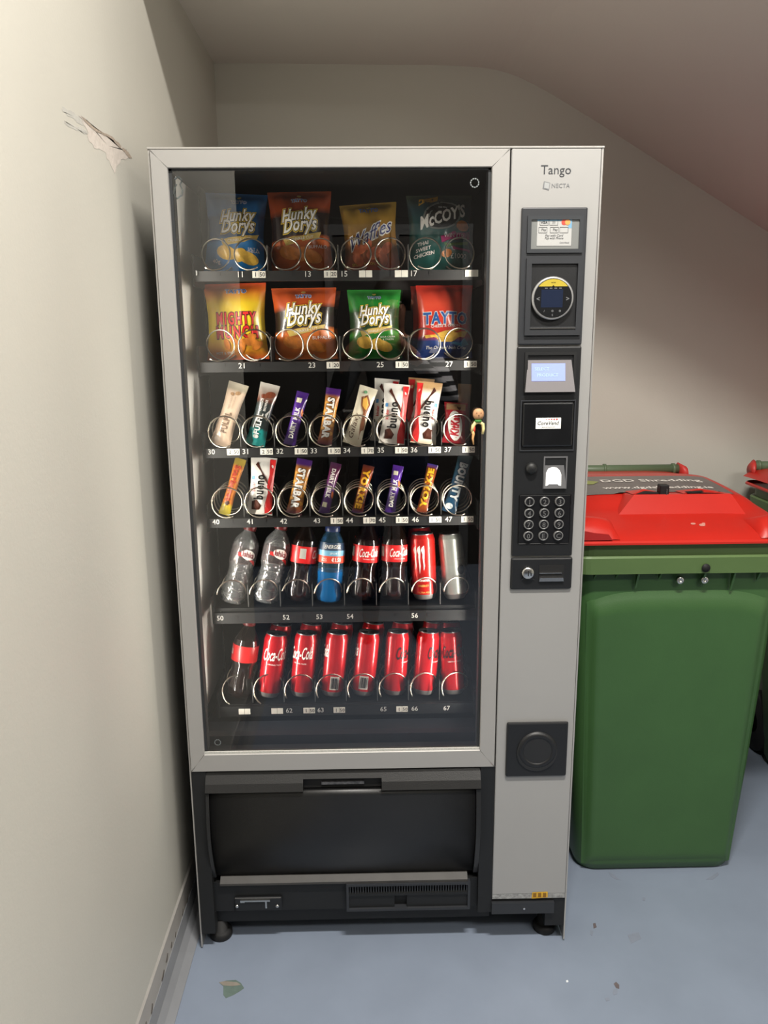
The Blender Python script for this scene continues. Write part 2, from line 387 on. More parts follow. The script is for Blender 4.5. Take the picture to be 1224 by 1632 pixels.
# --- door with mitred frame and glass
gx0, gx1, gz0, gz1 = .0375, .6742, .528, 1.7912
ox0, ox1, oz0, oz1 = .0045, .7095, .4845, 1.8245
door = MB(); door.box(.006, .0355, .004, .030, .49, 1.82); door.box(.6765, .708, .004, .030, .49, 1.82)
door.box(.0355, .6765, .004, .030, 1.794, 1.82); door.box(.0355, .6765, .004, .030, .49, .5255)
door = door.build('glass_door', m_blk2, vm)
def rail(name, P):
    """mitred frame bar: outer pair P[0:2], inner pair P[2:4]; slightly chamfered towards the glass"""
    b = MB(); f_ = [(x, -.006, z) for x, z in P]; bk = [(x, .004, z) for x, z in P]
    cx = sum(p[0] for p in P)/4; cz = sum(p[1] for p in P)/4
    e = [(x+(cx-x)*.0+(0.0012 if x < cx else -.0012)*0, -.008, z) for x, z in P]
    inner = [(x + (cx-x)*.06*(0 if abs(x-cx) > .1 else 1), -.008, z + (cz-z)*.06*(0 if abs(z-cz) > .1 else 1)) for x, z in P]
    b.loft([bk, f_, inner])
    return b.build(name, m_alu, door, fix='normals')
rail('frame_rail', [(ox0, oz0), (ox0, oz1), (gx0, gz1), (gx0, gz0)])
rail('frame_rail', [(ox1, oz1), (ox1, oz0), (gx1, gz0), (gx1, gz1)])
rail('frame_rail', [(ox0, oz1), (ox1, oz1), (gx1, gz1), (gx0, gz1)])
rail('frame_rail', [(ox1, oz0), (ox0, oz0), (gx0, gz0), (gx1, gz0)])
sub('door_seal', m_seal, door, lambda b: (b.box(gx0-.002, gx0+.006, -.0005, .028, gz0, gz1), b.box(gx1-.006, gx1+.002, -.0005, .028, gz0, gz1),
    b.box(gx0, gx1, -.0005, .028, gz1-.004, gz1+.002), b.box(gx0, gx1, .003, .028, gz0-.002, gz0+.004)))
sub('sill_strip', mat('dusty_sill', (176, 176, 170), .6, var=.2, vscale=400), door, lambda b: b.box(gx0, gx1, -.004, .0, gz0-.001, gz0+.0045))
m_glass = glass_mat('window_glass', (.95, .96, .96), 1.0, .0, ior=1.8)
b = MB(); b.add([(gx0, .001, gz0), (gx1, .001, gz0), (gx1, .001, gz1), (gx0, .001, gz1)], [(0, 1, 2, 3)])
gp = b.build('glass_pane', m_glass, door)
m_print = mat('etched_mark', (120, 126, 126), .5)
m_goo = glass_mat('dried_glue', (.80, .83, .83), .8, .15, milk=.12, milkcol=(120, 128, 130))
def ringmark(u, v, r, n=11):
    c = at(u, v, 0)
    b = MB()
    for k in range(n):
        a0, a1 = 2*PI*k/n, 2*PI*(k+.72)/n
        for (p, q) in ((a0, (a0+a1)/2), ((a0+a1)/2, a1)):
            b.add([(c.x+rr*math.cos(a), -.0002, c.z+rr*math.sin(a)) for a, rr in ((p, r*.76), (p, r), (q, r), (q, r*.76))], [(0, 1, 2, 3)][:1])
    return b.build('safety_mark', m_print, door)
ringmark(756.5, 291.5, .0092); ringmark(347, 1183, .0078)
b = MB(); c = at(284, 296, 0)
b.tube([(c.x+dx, -.0006, c.z+dz) for dx, dz in ((-.006, .012), (.002, .017), (.008, .010), (.004, .002), (.008, -.008), (.006, -.018), (-.004, -.024), (-.009, -.016), (-.007, -.004), (-.003, .003))], .0018, 6)
b.build('glue_mark', m_goo, door)
# added fill strips hidden behind the door frame to brighten the goods
for x_, sg, pw in ((.0315, 1, 2.1), (.6790, -1, 2.6)):
    sub('added_fill_strip', mat('lamp_housing', (225, 225, 222)), vm, lambda b: b.prism([(x_-sg*.004, .0305), (x_+sg*.003, .0305), (x_-sg*.003, .036)], 'z', .60, 1.70), fix='normals')
    g = area('added_fill_glow', (x_-W/2+sg*.003, .0365-D/2, 1.12), (.006, 1.04), pw, (1.0, .93, .82))
    g.data.spread = R(95); d = Vector((sg*.95, .31, 0)); d.normalize(); q = Matrix((Vector((0, 0, 1)).cross(-d), Vector((0, 0, 1)), -d)).transposed().to_quaternion(); g.rotation_mode = 'QUATERNION'; g.rotation_quaternion = q; g.parent = vm
# --- control column
def col(u0, v0, u1, v1, y=0):
    p, q = at(u0, v0, y), at(u1, v1, y); return p.x, q.x, q.z, p.z
sub('control_column', m_silver, vm, lambda b: b.rbox(.7125, .8905, -.006, .032, .140, 1.8245, .0015))
PY = -.0062                                   # face of the column
cc = [o for o in vm.children if o.name.startswith('control_column')][0]
b = MB(); b.text('Tango', .8012, 1.7830, flat(PY-.0004), w=.060)
b.build('model_lettering', m_ink, cc)
m_grey = mat('grey_print', (120, 122, 124), .4, .3)
b = MB(); b.text('NECTA', .8118, 1.7560, flat(PY-.0004), w=.036)
b.mat(0); b.add([(x, PY-.0004, z) for x, z in ((.7755, 1.7505), (.7885, 1.7475), (.7905, 1.7615), (.7780, 1.7645))], [(0, 1, 2, 3)])
b.mat(1); b.add([(x, PY-.0007, z) for x, z in ((.7785, 1.7520), (.7880, 1.7500), (.7892, 1.7605), (.7795, 1.7625))], [(0, 1, 2, 3)])
b.build('maker_emblem', [m_grey, mat('emblem_silver', (170, 172, 172), .35, .5)], cc)
# card module
cm = MB(); x0, x1 = .7345, .8668
cm.rbox(x0, x1, PY-.007, PY, 1.447, 1.715, .003, 2)
cm = cm.build('payment_module', m_char, vm)
def frame(b, x0, x1, z0, z1, t, y0, y1):
    b.box(x0, x0+t, y0, y1, z0, z1); b.box(x1-t, x1, y0, y1, z0, z1); b.box(x0+t, x1-t, y0, y1, z0, z0+t); b.box(x0+t, x1-t, y0, y1, z1-t, z1)
MY = PY-.007
sub('notice_frame', mat('slate_plastic', (44, 47, 51), .5), cm, lambda b: frame(b, .7465, .8580, 1.628, 1.6985, .0075, MY-.004, MY))
sub('notice_backing', mat('grey_card', (118, 120, 118), .4), cm, lambda b: b.box(.7535, .851, MY-.001, MY, 1.635, 1.691))
n_ = MB(); y = MY-.0016
n_.box(.7660, .8352, y, MY-.0009, 1.6415, 1.6955)
n_.mat(1); n_.rect(.7660, .8352, 1.6885, 1.6955, flat(y-.0002), 2); n_.rect(.8280, .8352, 1.675, 1.6885, flat(y-.0002), 2)
n_.mat(2)
n_.text('VISA', .7795, 1.6860, flat(y-.0006), w=.0125, shear=.2, offset=.02); n_.text('Pay', .7795, 1.6715, flat(y-.0006), w=.009); n_.text('Pay', .8025, 1.6715, flat(y-.0006), w=.009)
n_.text('Pay with Card', .8005, 1.6605, flat(y-.0006), w=.036, shear=.2); n_.text('Pay with Phone', .8005, 1.6555, flat(y-.0006), w=.037, shear=.2)
n_.text('CoreVend', .8215, 1.6475, flat(y-.0006), w=.019, shear=.2)
for cx_, cz_ in ((.7795, 1.6860), (.7985, 1.6860), (.7775, 1.6715), (.8005, 1.6715), (.8195, 1.6715)):
    frame(n_, cx_-.0085, cx_+.0085, cz_-.0055, cz_+.0055, .0005, y-.0006, y-.0003)
n_.text(')))', .7985, 1.6860, flat(y-.0006), w=.006)
n_.mat(3); n_.oval(.8195, 1.6862, .0055, .0055, flat(y-.0005)); n_.mat(4); n_.oval(.8265, 1.6862, .0055, .0055, flat(y-.0008))
n_.build('payment_notice', [mat('notice_card', (172, 172, 170), .5), mat('sky_print', (110, 156, 186), .5), m_ink, mat('red_disc', (208, 70, 58), .5), mat('orange_disc', (226, 150, 80), .5)], cm)
sub('reader_frame', m_char, cm, lambda b: (frame(b, .7465, .8612, 1.4665, 1.6175, .0105, MY-.006, MY), b.box(.7571, .8506, MY-.004, MY, 1.4665, 1.4835)))
sub('reader_recess', m_black, cm, lambda b: b.box(.757, .8505, MY-.001, MY, 1.477, 1.607))
rc = MB(); rc.smooth = True; cxr, czr = .8005, 1.5395
rc.lathe([(.0425, 0), (.0425, .009), (.0405, .0105), (.0385, .0105)], (cxr, MY-.001, czr), 40, 'y')
rc.mat(1, False); rc.lathe([(.0386, .0100), (.0386, .0108)], (cxr, MY-.001, czr), 40, 'y', cap0=False)
yy = MY-.0122; fy = flat(yy)
a0 = 38
seg = [(cxr+.0375*math.cos(R(a)), czr+.0375*math.sin(R(a))) for a in range(a0, 181-a0, 8)]
rc.mat(2); rc.patch(seg, fy, 1)
rc.mat(3); rc.rect(cxr-.024, cxr+.020, czr-.018, czr+.017, fy, 2)
rc.mat(1); rc.patch([(cxr-.003, czr+.0225), (cxr+.003, czr+.0225), (cxr, czr+.0255)], flat(yy-.0003), 1); rc.text('NAYAX', cxr, czr+.0305, flat(yy-.0003), w=.009, offset=.02)
rc.mat(4)
for k in range(4): rc.rect(cxr-.017+k*.0096, cxr-.0115+k*.0096, czr+.0188, czr+.0203, fy, 2)
rc.text('<', cxr-.030, czr-.001, fy, h=.006, offset=.02); rc.text('>', cxr+.030, czr-.001, fy, h=.006, offset=.02)
rc.text('/', cxr-.017, czr-.025, fy, h=.004, offset=.02); rc.text('o', cxr, czr-.025, fy, h=.004, offset=.02); rc.text('o', cxr+.015, czr-.025, fy, h=.004, offset=.02); rc.text('S', cxr, czr-.033, fy, h=.004, offset=.02)
rc.build('card_reader', [mat('ring_silver', (160, 160, 160), .3, .5), mat('reader_black', (22, 23, 25), .25), mat('reader_yellow', (176, 156, 44), .5), mat('dim_screen', (30, 38, 58), .15), m_grey], cm, fix='normals', label='round black card reader with a silver ring and yellow top')
sub('reader_slot', m_chrome, cm, lambda b: b.box(.757, .8505, MY-.0065, MY-.001, 1.4795, 1.4815))
# selection module
sm_ = MB(); sm_.rbox(.7335, .8672, PY-.007, PY, .9955, 1.4440, .003, 2); sm_ = sm_.build('selection_module', m_black, vm)
sub('screen_hood', m_blk2, sm_, lambda b: frame(b, .7495, .8565, 1.3500, 1.4325, .006, MY-.004, MY))
b = MB(); b.add([(.7505, MY-.012, 1.3515), (.8545, MY-.012, 1.3515), (.8465, MY-.0006, 1.4165), (.7560, MY-.0006, 1.4165)], [(0, 1, 2, 3)])
b.add([(.7505, MY-.012, 1.3515), (.8545, MY-.012, 1.3515), (.8545, MY, 1.3515), (.7505, MY, 1.3515)], [(0, 3, 2, 1)])
b.add([(.7505, MY-.012, 1.3515), (.7560, MY-.0006, 1.4165), (.7505, MY, 1.3515)], [(0, 1, 2)]); b.add([(.8545, MY-.012, 1.3515), (.8465, MY-.0006, 1.4165), (.8545, MY, 1.3515)], [(0, 1, 2)])
b.build('screen_bezel', mat('warm_grey_plastic', (118, 114, 116), .5), sm_, fix='normals')
def slant(x, z): return (x, MY-.012+.0114*(z-1.3515)/.065-.0006, z)
b = MB(); b.rect(.7635, .8335, 1.3740, 1.4095, slant, 2)
b.build('display_screen', mat('lit_screen', (128, 142, 226), .3, emit=.62), sm_, label='lit pale blue display')
def slant2(x, z): a = slant(x, z); return (a[0], a[1]-.0006, a[2])
b = MB(); b.text('SELECT', .785, 1.3985, slant2, w=.030); b.text('PRODUCT', .797, 1.386, slant2, w=.044); b.build('display_lettering', mat('lcd_ink', (150, 172, 240), .4, emit=.85), sm_)
sub('coin_door', mat('gloss_black', (20, 21, 23), .22, var=.2, vscale=20), sm_, lambda b: b.rbox(.7475, .8560, MY-.005, MY, 1.2360, 1.3300, .004, 2))
sub('door_lip', m_char, sm_, lambda b: frame(b, .7435, .8595, 1.2270, 1.3345, .0025, MY-.0025, MY))
b = MB(); y = MY-.0056; b.box(.7760, .8288, y, MY-.0045, 1.2745, 1.2975); b.mat(1); b.text('CoreVend', .8024, 1.2866, flat(y-.0004), w=.045, shear=.22, offset=.008)
b.text('www.corevend.com', .8024, 1.2782, flat(y-.0004), w=.028)
for k in range(5):
    b.mat(2); b.oval(.798+.0055*k, 1.2945, .0010+.0002*k, .0010+.0002*k, flat(y-.0004), n=10, rings=1)
b.build('operator_sticker', [mat('white_card', (236, 236, 232)), m_ink, mat('red_dot', (200, 60, 60), .5)], sm_, label='white sticker with dark lettering')
b = MB(); b.smooth = True; b.lathe([(.0125, 0), (.0125, .006), (.0105, .010), (.005, .0125), (.0005, .013)], (.7705, MY, 1.1905), 20, 'y'); b.build('reject_button', m_blk2, sm_, fix='normals')
def wdg(b):
    frame(b, .7965, .8475, 1.1450, 1.2150, .003, MY-.002, MY)
    b.mat(0); b.add([(.7975, MY-.006, 1.1465), (.8455, MY-.006, 1.1465), (.8405, MY-.0006, 1.1960), (.7985, MY-.0006, 1.1960)], [(0, 1, 2, 3)])
sub('coin_slot_bezel', mat('coin_bezel_grey', (92, 92, 94), .5), sm_, wdg)
def ar(b):
    f = lambda x, z: (x, MY-.0070+.0052*(z-1.1465)/.05, z)
    b.patch([(.8015, 1.1525), (.8060, 1.1535), (.8085, 1.1560), (.8270, 1.1560), (.8300, 1.1530), (.8345, 1.1525), (.8345, 1.1760), (.8315, 1.1850), (.8240, 1.1915), (.8150, 1.1925), (.8065, 1.1890), (.8020, 1.1800)], f, 1)
sub('coin_slot_plate', mat('lit_white', (250, 250, 248), .4, emit=.55), sm_, ar, label='lit white coin slot plate')
kp = MB(); kp.rbox(.7465, .8590, MY-.002, MY, 1.0235, 1.1325, .002); kp = kp.build('keypad', mat('keypad_black', (18, 18, 20), .3), sm_.parent)
for r_ in range(4):
    for c_ in range(3):
        cx = .7687 + .0326*c_ - .0001*r_; cz = 1.1176 - .0252*r_
        b = MB(); b.smooth = True; b.lathe([(.0108, 0), (.0108, .0035), (.0098, .0048), (.0084, .0048), (.0080, .0038)], (cx, MY-.002, cz), 24, 'y', cap0=False)
        b.mat(1, False); b.lathe([(.0082, .0036), (.0082, .0040)], (cx, MY-.002, cz), 24, 'y', cap0=False)
        b.mat(0, False); b.text('123456789' [r_*3+c_] if r_ < 3 else '0EC'[c_], cx, cz, flat(MY-.0066), h=.0105, offset=.012)
        b.build('key', [mat('key_ring', (118, 118, 118), .35, .5), mat('key_black', (24, 24, 26), .35)], kp)
lk = MB(); lk.rbox(.7335, .8690, PY-.007, PY, .9190, .9915, .004, 2); lk = lk.build('lock_module', m_black, vm)
b = MB(); b.smooth = True; b.lathe([(.0135, 0), (.0135, .007), (.0110, .009), (.0002, .009)], (.7705, MY, .9585), 24, 'y')
b.smooth = False; b.mat(1); b.box(.7694, .7716, MY-.0096, MY-.0085, .9525, .9645); b.box(.7755, .7775, MY-.0096, MY-.0085, .953, .960)
b.build('key_lock', [m_chrome, m_dark], lk, fix='normals', label='chrome key lock')
sub('lock_plate', m_char, lk, lambda b: b.prism([(.757, .9415), (.786, .9415), (.778, .951), (.763, .951)], 'y', MY-.002, MY), fix='normals')
sub('coin_tray_slot', m_dark, lk, lambda b: b.box(.7955, .8505, MY-.0012, MY, .9395, .9750))
sub('slot_bar', m_chrome, lk, lambda b: (b.box(.7960, .8455, MY-.004, MY-.001, .9560, .9580), b.prism([(.7955, .9385), (.8500, .9385), (.8485, .9465), (.7970, .9465)], 'y', MY-.005, MY-.001)), fix='normals')
# coin return
cr_ = MB(); cr_.rbox(.7350, .8772, PY-.008, PY, .4610, .5985, .004, 2); cr_ = cr_.build('coin_return', m_black, vm)
b = MB(); b.smooth = True; yb = PY-.008
b.lathe([(.046, 0), (.044, .004), (.038, .0065), (.034, .006), (.030, .001), (.024, -.020), (.0005, -.022)], (.8065, yb, .5300), 36, 'y', cap0=False)
b.build('return_cup', m_black, cr_)
sub('cup_tray', m_hood, cr_, lambda b: b.lathe([(.047, -.001), (.047, .003), (.045, .004)], (.8060, yb, .5240), 36, 'y'))
sub('worn_foot_strip', mat('worn_metal', (150, 150, 148), .5, .2, var=.35, vscale=120), vm, lambda b: b.box(.7127, .8905, -.0055, .02, .1275, .1405))
b = MB(); b.add([(x, -.0066, z) for x, z in ((.8085, .1275), (.8480, .1300), (.8475, .1460), (.8100, .1450))], [(0, 1, 2, 3)]); b.mat(1)
for k in range(3): b.rect(.812+.012*k, .820+.012*k, .131, .143, flat(-.007), 2)
b.build('warning_label', [mat('amber_label', (206, 160, 44), .5, var=.2, vscale=150), mat('amber_dark', (130, 92, 24), .5)], vm, label='torn amber label')
# --- delivery compartment
sub('plinth_side', m_blk2, vm, lambda b: (b.box(.0035, .0365, -.004, .03, .045, .4835), b.box(.678, .7115, -.004, .03, .090, .4835), b.box(.0365, .678, .035, .04, .09, .4835)))
def arc_prof(z0, z1, y0, bul, drop, n=12):
    P = []
    for i in range(n+1):
        t = i/n; z = z1+(z0-z1)*t
        P.append((y0 - bul*math.sin(PI*min(1, t*1.25+.10)*.62) + drop*t**3, z))
    return P
hb = MB(); hb.smooth = False
hb.prism([(.03, .4815), (.004, .4815), (-.014, .455), (-.022, .4375), (-.018, .4345), (.03, .4345)], 'x', .0365, .2630)
hb.prism([(.03, .4815), (.004, .4815), (-.014, .455), (-.022, .4375), (-.018, .4345), (.03, .4345)], 'x', .4460, .6775)
hb.prism([(.03, .4815), (.004, .4815), (-.009, .462), (.03, .462)], 'x', .2630, .4460)
hp = [(.03, .4345), (-.020, .4345)] + [(y-.002, z) for y, z in arc_prof(.19, .434, -.010, .018, .040)] + [(.05, .195)]
hb.prism(hp, 'x', .0365, .0438); hb.prism(hp, 'x', .6670, .6775)
hatch = hb.build('delivery_hatch', m_hood, vm, fix='normals')
fb = MB(); fb.smooth = True; P = arc_prof(.193, .4335, -.008, .018, .040, 18)
fb.sheet(P, .0452, .6656, .01)
fb.build('delivery_flap', mat('flap_black', (22, 22, 23), .40, var=.12, vscale=9, bump=.12, bscale=500), hatch, fix='normals')
sub('flap_grip', m_dark, hatch, lambda b: b.box(.2635, .4455, .0, .02, .4345, .462))
sub('grip_plate', mat('worn_black', (70, 70, 72), .4, var=.5, vscale=150), hatch, lambda b: b.box(.305, .405, -.004, .0, .4440, .4510))
sub('lower_lip', mat('dusty_black', (58, 56, 54), .6, var=.12, vscale=30), hatch, lambda b: b.prism([(.060, .1905), (.014, .1905), (.000, .1800), (.000, .1745), (.06, .1745)], 'x', .0535, .6525), fix='normals')
# --- plinth
sub('plinth_panel', m_blk2, vm, lambda b: b.box(.0365, .678, .012, .03, .095, .1745))
pl = [o for o in vm.children if o.name.startswith('plinth_panel')][0]
v_ = MB(); frame(v_, .358, .659, .099, .174, .006, -.004, .012); v_ = v_.build('vent_frame', m_char, pl)
sub('vent_box', m_blk2, pl, lambda b: (b.box(.364, .475, .002, .013, .105, .140), b.box(.505, .653, .002, .013, .105, .140), b.box(.364, .653, -.002, .012, .1400, .1465)))
for k in range(46):
    x = .366+.0063*k; sub('vent_rib', m_char, pl, lambda b: b.box(x, x+.003, .001, .012, .1465, .168))
sub('service_bracket', m_chrome, pl, lambda b: (b.box(.100, .172, .0, .012, .1285, .1325), b.box(.160, .164, .002, .012, .108, .1285), b.box(.100, .110, .003, .012, .124, .1285)))
sub('bracket_plate', m_black, pl, lambda b: b.rbox(.085, .200, .004, .012, .100, .1365, .002))
for x_, z_ in ((.091, .115), (.189, .1135)):
    b = MB(); b.smooth = True; b.lathe([(.0045, 0), (.004, .003), (.0005, .004)], (x_, .004, z_), 12, 'y'); b.build('screw', m_chrome, pl)
sub('base_rail', m_blk2, vm, lambda b: (b.box(.7115, .8921, .0, .04, .0865, .1275), b.box(.0035, .7115, .03, .06, .05, .095), b.box(.845, .8921, .0, .05, .045, .0865)))
sub('base_bracket', m_char, vm, lambda b: b.prism([(-.010, .1180), (-.010, .0880), (.0, .0880), (.0, .1180)], 'x', .7115, .8640), fix='normals')
sub('bolt', m_chrome, vm, lambda b: b.lathe([(.003, 0), (.0028, .002)], (.7905, -.010, .103), 10, 'y'))
sub('base_pan', m_blk2, vm, lambda b: b.box(.0035, .8915, .06, D-.01, .05, .09))
for x_ in (.040, .855):
    for y_ in (.045, .78):
        b = MB(); b.smooth = True
        b.lathe([(.027, .0), (.028, .004), (.028, .014), (.022, .020), (.018, .020), (.018, .052)], (x_, y_, 0), 20); b.build('foot', m_dark, vm, fix='normals')

# --- trays, coils, lane numbers, price tags
LX = [.099 + .0755*i for i in range(8)]
ZC = [1.641, 1.450, 1.2605, 1.0995, .882, .6365]         # coil axis height per tray
CR = .0335
TZ = [z - CR - .0035 for z in ZC]                          # tray floor
SZ = [1.597, 1.4055, 1.2165, 1.0555, .8235, .5855]       # number strip height
m_tray = mat('tray_black', (13, 14, 15), .5, var=.08, vscale=20)
m_strip = mat('strip_black', (18, 19, 20), .5)
m_wire = mat('coil_wire', (205, 198, 184), .28, 1.)
m_num = mat('lane_number', (205, 205, 200), .5)
m_tag = mat('price_tag_card', (226, 224, 214), .5)
NUM = [[(383, 438, '11'), (491, 440, '13'), (549, 438, '15'), (660, 437, '17')],
       [(385, 584, '21'), (497, 584, '23'), (606, 583, '25'), (716, 582, '27')],
       [(337, 720, '30'), (391, 720, '31'), (446, 720, '32'), (500, 720, '33'), (553, 719, '34'), (607, 719, '35'), (660, 718, '36'), (714, 717, '37')],
       [(344, 832, '40'), (398, 832, '41'), (452, 832, '42'), (505, 832, '43'), (557, 831, '44'), (609, 830, '45'), (662, 830, '46'), (715, 829, '47')],
       [(351, 987, '50'), (456, 984, '52'), (509, 984, '53'), (558, 983, '54'), (661, 982, '56')],
       [(461, 1134, '62'), (511, 1133, '63'), (611, 1130, '65'), (661, 1129, '66'), (712, 1128, '67')]]
TAG = [[(413, 439, '1 50'), (527, 439, '1 20'), (583, 439, ''), (640, 438, ''), (752, 437, '')],
       [(531, 584, '1 20'), (641, 583, '1 50'), (750, 581, '1 50')],
       [(372, 720, '2 50'), (425, 720, '2 50'), (480, 720, '1 50'), (533, 719, '1 50'), (586, 719, '1 70'), (640, 718, '1 50'), (693, 718, '1 50'), (747, 717, '1 50')],
       [(537, 831, '1 50'), (589, 831, '1 70'), (641, 830, '1 50'), (694, 830, '1 50'), (745, 829, '1 50')],
       [],
       [(390, 1135, ''), (442, 1134, ''), (493, 1133, '1 50'), (541, 1132, '1 50'), (641, 1130, '1 50')]]
PITCH_ = [.066, .066, .050, .030, .068, .068]
YS = .086
def helix(R_, pitch, a0, sgn, y0, y1):
    P = []; n = int((y1-y0)/pitch*26)
    for i in range(n+1):
        th = 2*PI*i/26; a = R(a0) + sgn*th; P.append((R_*math.cos(a), y0 + pitch*th/(2*PI), R_*math.sin(a)))
    return P
for r_ in range(6):
    z0 = TZ[r_]
    b = MB(); b.box(.058, .672, .100, .66, z0-.008, z0); b.box(.054, .058, .088, .66, z0-.03, z0+.035); b.box(.672, .676, .088, .66, z0-.03, z0+.035)
    tr = b.build('tray', m_tray, vm)
    sub('tray_front', m_strip, tr, lambda b: b.box(.054, .676, .090, .100, SZ[r_]-.013, min(z0+.001, SZ[r_]+.013)))
    # coils
    kinds = {}
    for i in range(8):
        if r_ < 2: key = (-122, 1) if i % 2 == 0 else (-58, -1)
        elif r_ < 4: key = (-62, -1)
        elif r_ == 4: key = (-182 if i != 2 else -195, -1)
        else: key = (-118 if i in (0, 1) else -150, -1)
        if r_ >= 2: kinds.setdefault(key, None)
        rr = CR if r_ != 4 else .031
        if kinds.get(key) is None:
            b = MB(); b.smooth = True
            b.tube(helix(rr, PITCH_[r_], key[0], key[1], YS, (.22, .22, .235, .205, .30, .30)[r_]), .0017, 6)
            b.v = [(x+LX[0], y, z+ZC[r_]) for x, y, z in b.v]
            o = b.build('coil', m_wire, tr); kinds[key] = o; o.location.x = LX[i]-LX[0]
        else:
            o = kinds[key].copy(); COL.objects.link(o); o.parent = tr; o.location.x = LX[i]-LX[0]
    # lane dividers
    for i in range(9):
        if r_ < 2 and i % 2: continue
        x = LX[0] - .03775 + .0755*i
        if i in (0, 8): continue
        sub('lane_divider', m_blk2, tr, lambda b: b.box(x-.0008, x+.0008, .105, .62, z0, z0+.055))
        sub('divider_edge', mat('divider_steel', (120, 120, 118), .4, .8), tr, lambda b: b.box(x-.0009, x+.0009, .1035, .1055, z0+.002, z0+.055))
    for u, v, s in NUM[r_]:
        p = at(u, v, .0895); sub('lane_number', m_num, tr, lambda b: b.text(s, p.x, SZ[r_]+.001, flat(.0896), h=.0115, offset=.005))
    for u, v, s in TAG[r_]:
        p = at(u, v, .089)
        b = MB()
        for k in (0, 1):
            cx = p.x + (-.0075 if k == 0 else .0068); hw = .0068
            b.mat(0); b.box(cx-hw, cx+hw, .0885, .0899, SZ[r_]-.0065, SZ[r_]+.0075)
            if s:
                b.mat(1); q = s.split()[k]; b.text(q, cx, SZ[r_]+.0005, flat(.0883), h=.0085, offset=.01)
        b.build('price_tag', [m_tag, m_ink], tr)
    for x in LX: sub('lock_tab', m_strip, tr, lambda b: b.box(x+.006, x+.014, .0892, .0902, SZ[r_]-.001, SZ[r_]+.006))
sub('lane_rivet', m_chrome, vm, lambda b: b.box(.0615, .0645, .0862, .0875, 1.596, 1.606))
# inner post and lamp-free trim inside the right of the door
sub('inner_post', mat('inner_post_grey', (104, 108, 110), .45), vm, lambda b: b.box(.680, .692, .034, .075, .53, 1.797))
sub('inner_sill', mat('inner_sill_dark', (26, 30, 36), .5), vm, lambda b: b.prism([(.034, .500), (.034, .552), (.05, .556), (.09, .560), (.09, .50)], 'x', .0265, .680), fix='normals')

# ================================================================== PACKETS, BARS, CANS, BOTTLES
VB = (425, 570, 708, 820, 966, 1108)
def frame_of(r_, ub, ut, vt, yb, lean, dz=.004, yaw=0):
    """standing frame of an item on tray r_: foot under pixel column ub, top at pixel (ut,vt)"""
    p = Vector((at(ub, VB[r_], yb).x, yb, TZ[r_]+dz)); q = at(ut, vt, yb+lean); ax = q-p; h = ax.length; z = ax.normalized()
    x = Vector((math.cos(R(yaw)), math.sin(R(yaw)), 0)); x = (x - z*x.dot(z)).normalized(); y = z.cross(x)
    m = Matrix((x, y, z)).transposed().to_4x4(); m.translation = p
    return m, h
def mpp(y, v): return (at(700, v, y)-at(500, v, y)).x/200
class Pillow:
    def __init__(s, w, h, d, crimp=.06, pinch=.05, seed=0, wr=.0015):
        s.w, s.h, s.d, s.c, s.p, s.seed, s.wr = w/2, h, d, crimp, pinch, seed, wr
    def half(s, v): return s.w*(1 - s.p*math.sin(PI*min(max(v, 0), 1))**1.2)
    def depth(s, x, z):
        v = min(max(z/s.h, 0), 1); u = min(max(x/s.half(v), -1), 1); c = s.c
        if v < c or v > 1-c: return .0006 + .0003*math.sin(x*1400+s.seed)
        t = (v-c)/(1-2*c)
        d = s.d*(1-abs(u)**2.4)**.62*(math.sin(PI*t)**.42)
        d += s.wr*math.sin(u*5.1+s.seed)*math.sin(t*7.3+2*s.seed)*(1-u*u)*math.sin(PI*t) + s.wr*.8*math.sin(u*13+t*9+s.seed*3)*(1-u*u)*(1-math.sin(PI*t))
        return max(.0006, d)
    def on(s, eps): return lambda x, z: (x, -s.depth(x, z)-eps, z)
    def body(s, b, nu=18, nv=26):
        b.smooth = True
        for sg in (-1, 1):
            def fn(u, v, sg=sg):
                x = (u*2-1)*s.half(v); z = v*s.h
                e = 0 if 0 < u < 1 else 1
                return (x if sg < 0 else -x, 0 if e else sg*s.depth(x*.999, z), z)
            b.grid(fn, nu, nv)
        return b
m_yel = mat('print_yellow', (230, 196, 60), .35); m_chipc = mat('print_crisp', (222, 178, 74), .35, var=.18, vscale=90)
m_crisp2 = mat('print_crisp_orange', (208, 124, 44), .35, var=.2, vscale=90)
m_pblk = mat('print_black', (22, 20, 20), .3); m_pwht = mat('print_white', (236, 234, 228), .35); m_pblue = mat('print_blue', (34, 84, 158), .35)
m_pred = mat('print_red', (206, 40, 40), .35); m_rib = mat('print_straw', (206, 176, 92), .35)
GR_BAG = 'crisp packets in the machine'; GR_BAR = 'chocolate bars in the machine'; GR_CAN = 'slim red cola cans on the bottom tray'
def bag(r_, x0, x1, ub, ut, vt, yb, lean, d, base, prints, label, name='crisp_packet', seed=0, pinch=.10, dz=.004, group=GR_BAG):
    m_, h = frame_of(r_, ub, ut, vt, yb, lean, dz)
    wd = (x1-x0)*mpp(yb, 600)
    t = thing(name, label, 'packet', matrix=m_, group=group, world=False)
    P = Pillow(wd, h, d, .055, pinch, seed, .0045)
    b = MB(); P.body(b); b.build('foil', base(h), t)
    if prints:
        b = MB(); ms = prints(b, P, wd, h); b.build('printed_front', ms, t)
    return t
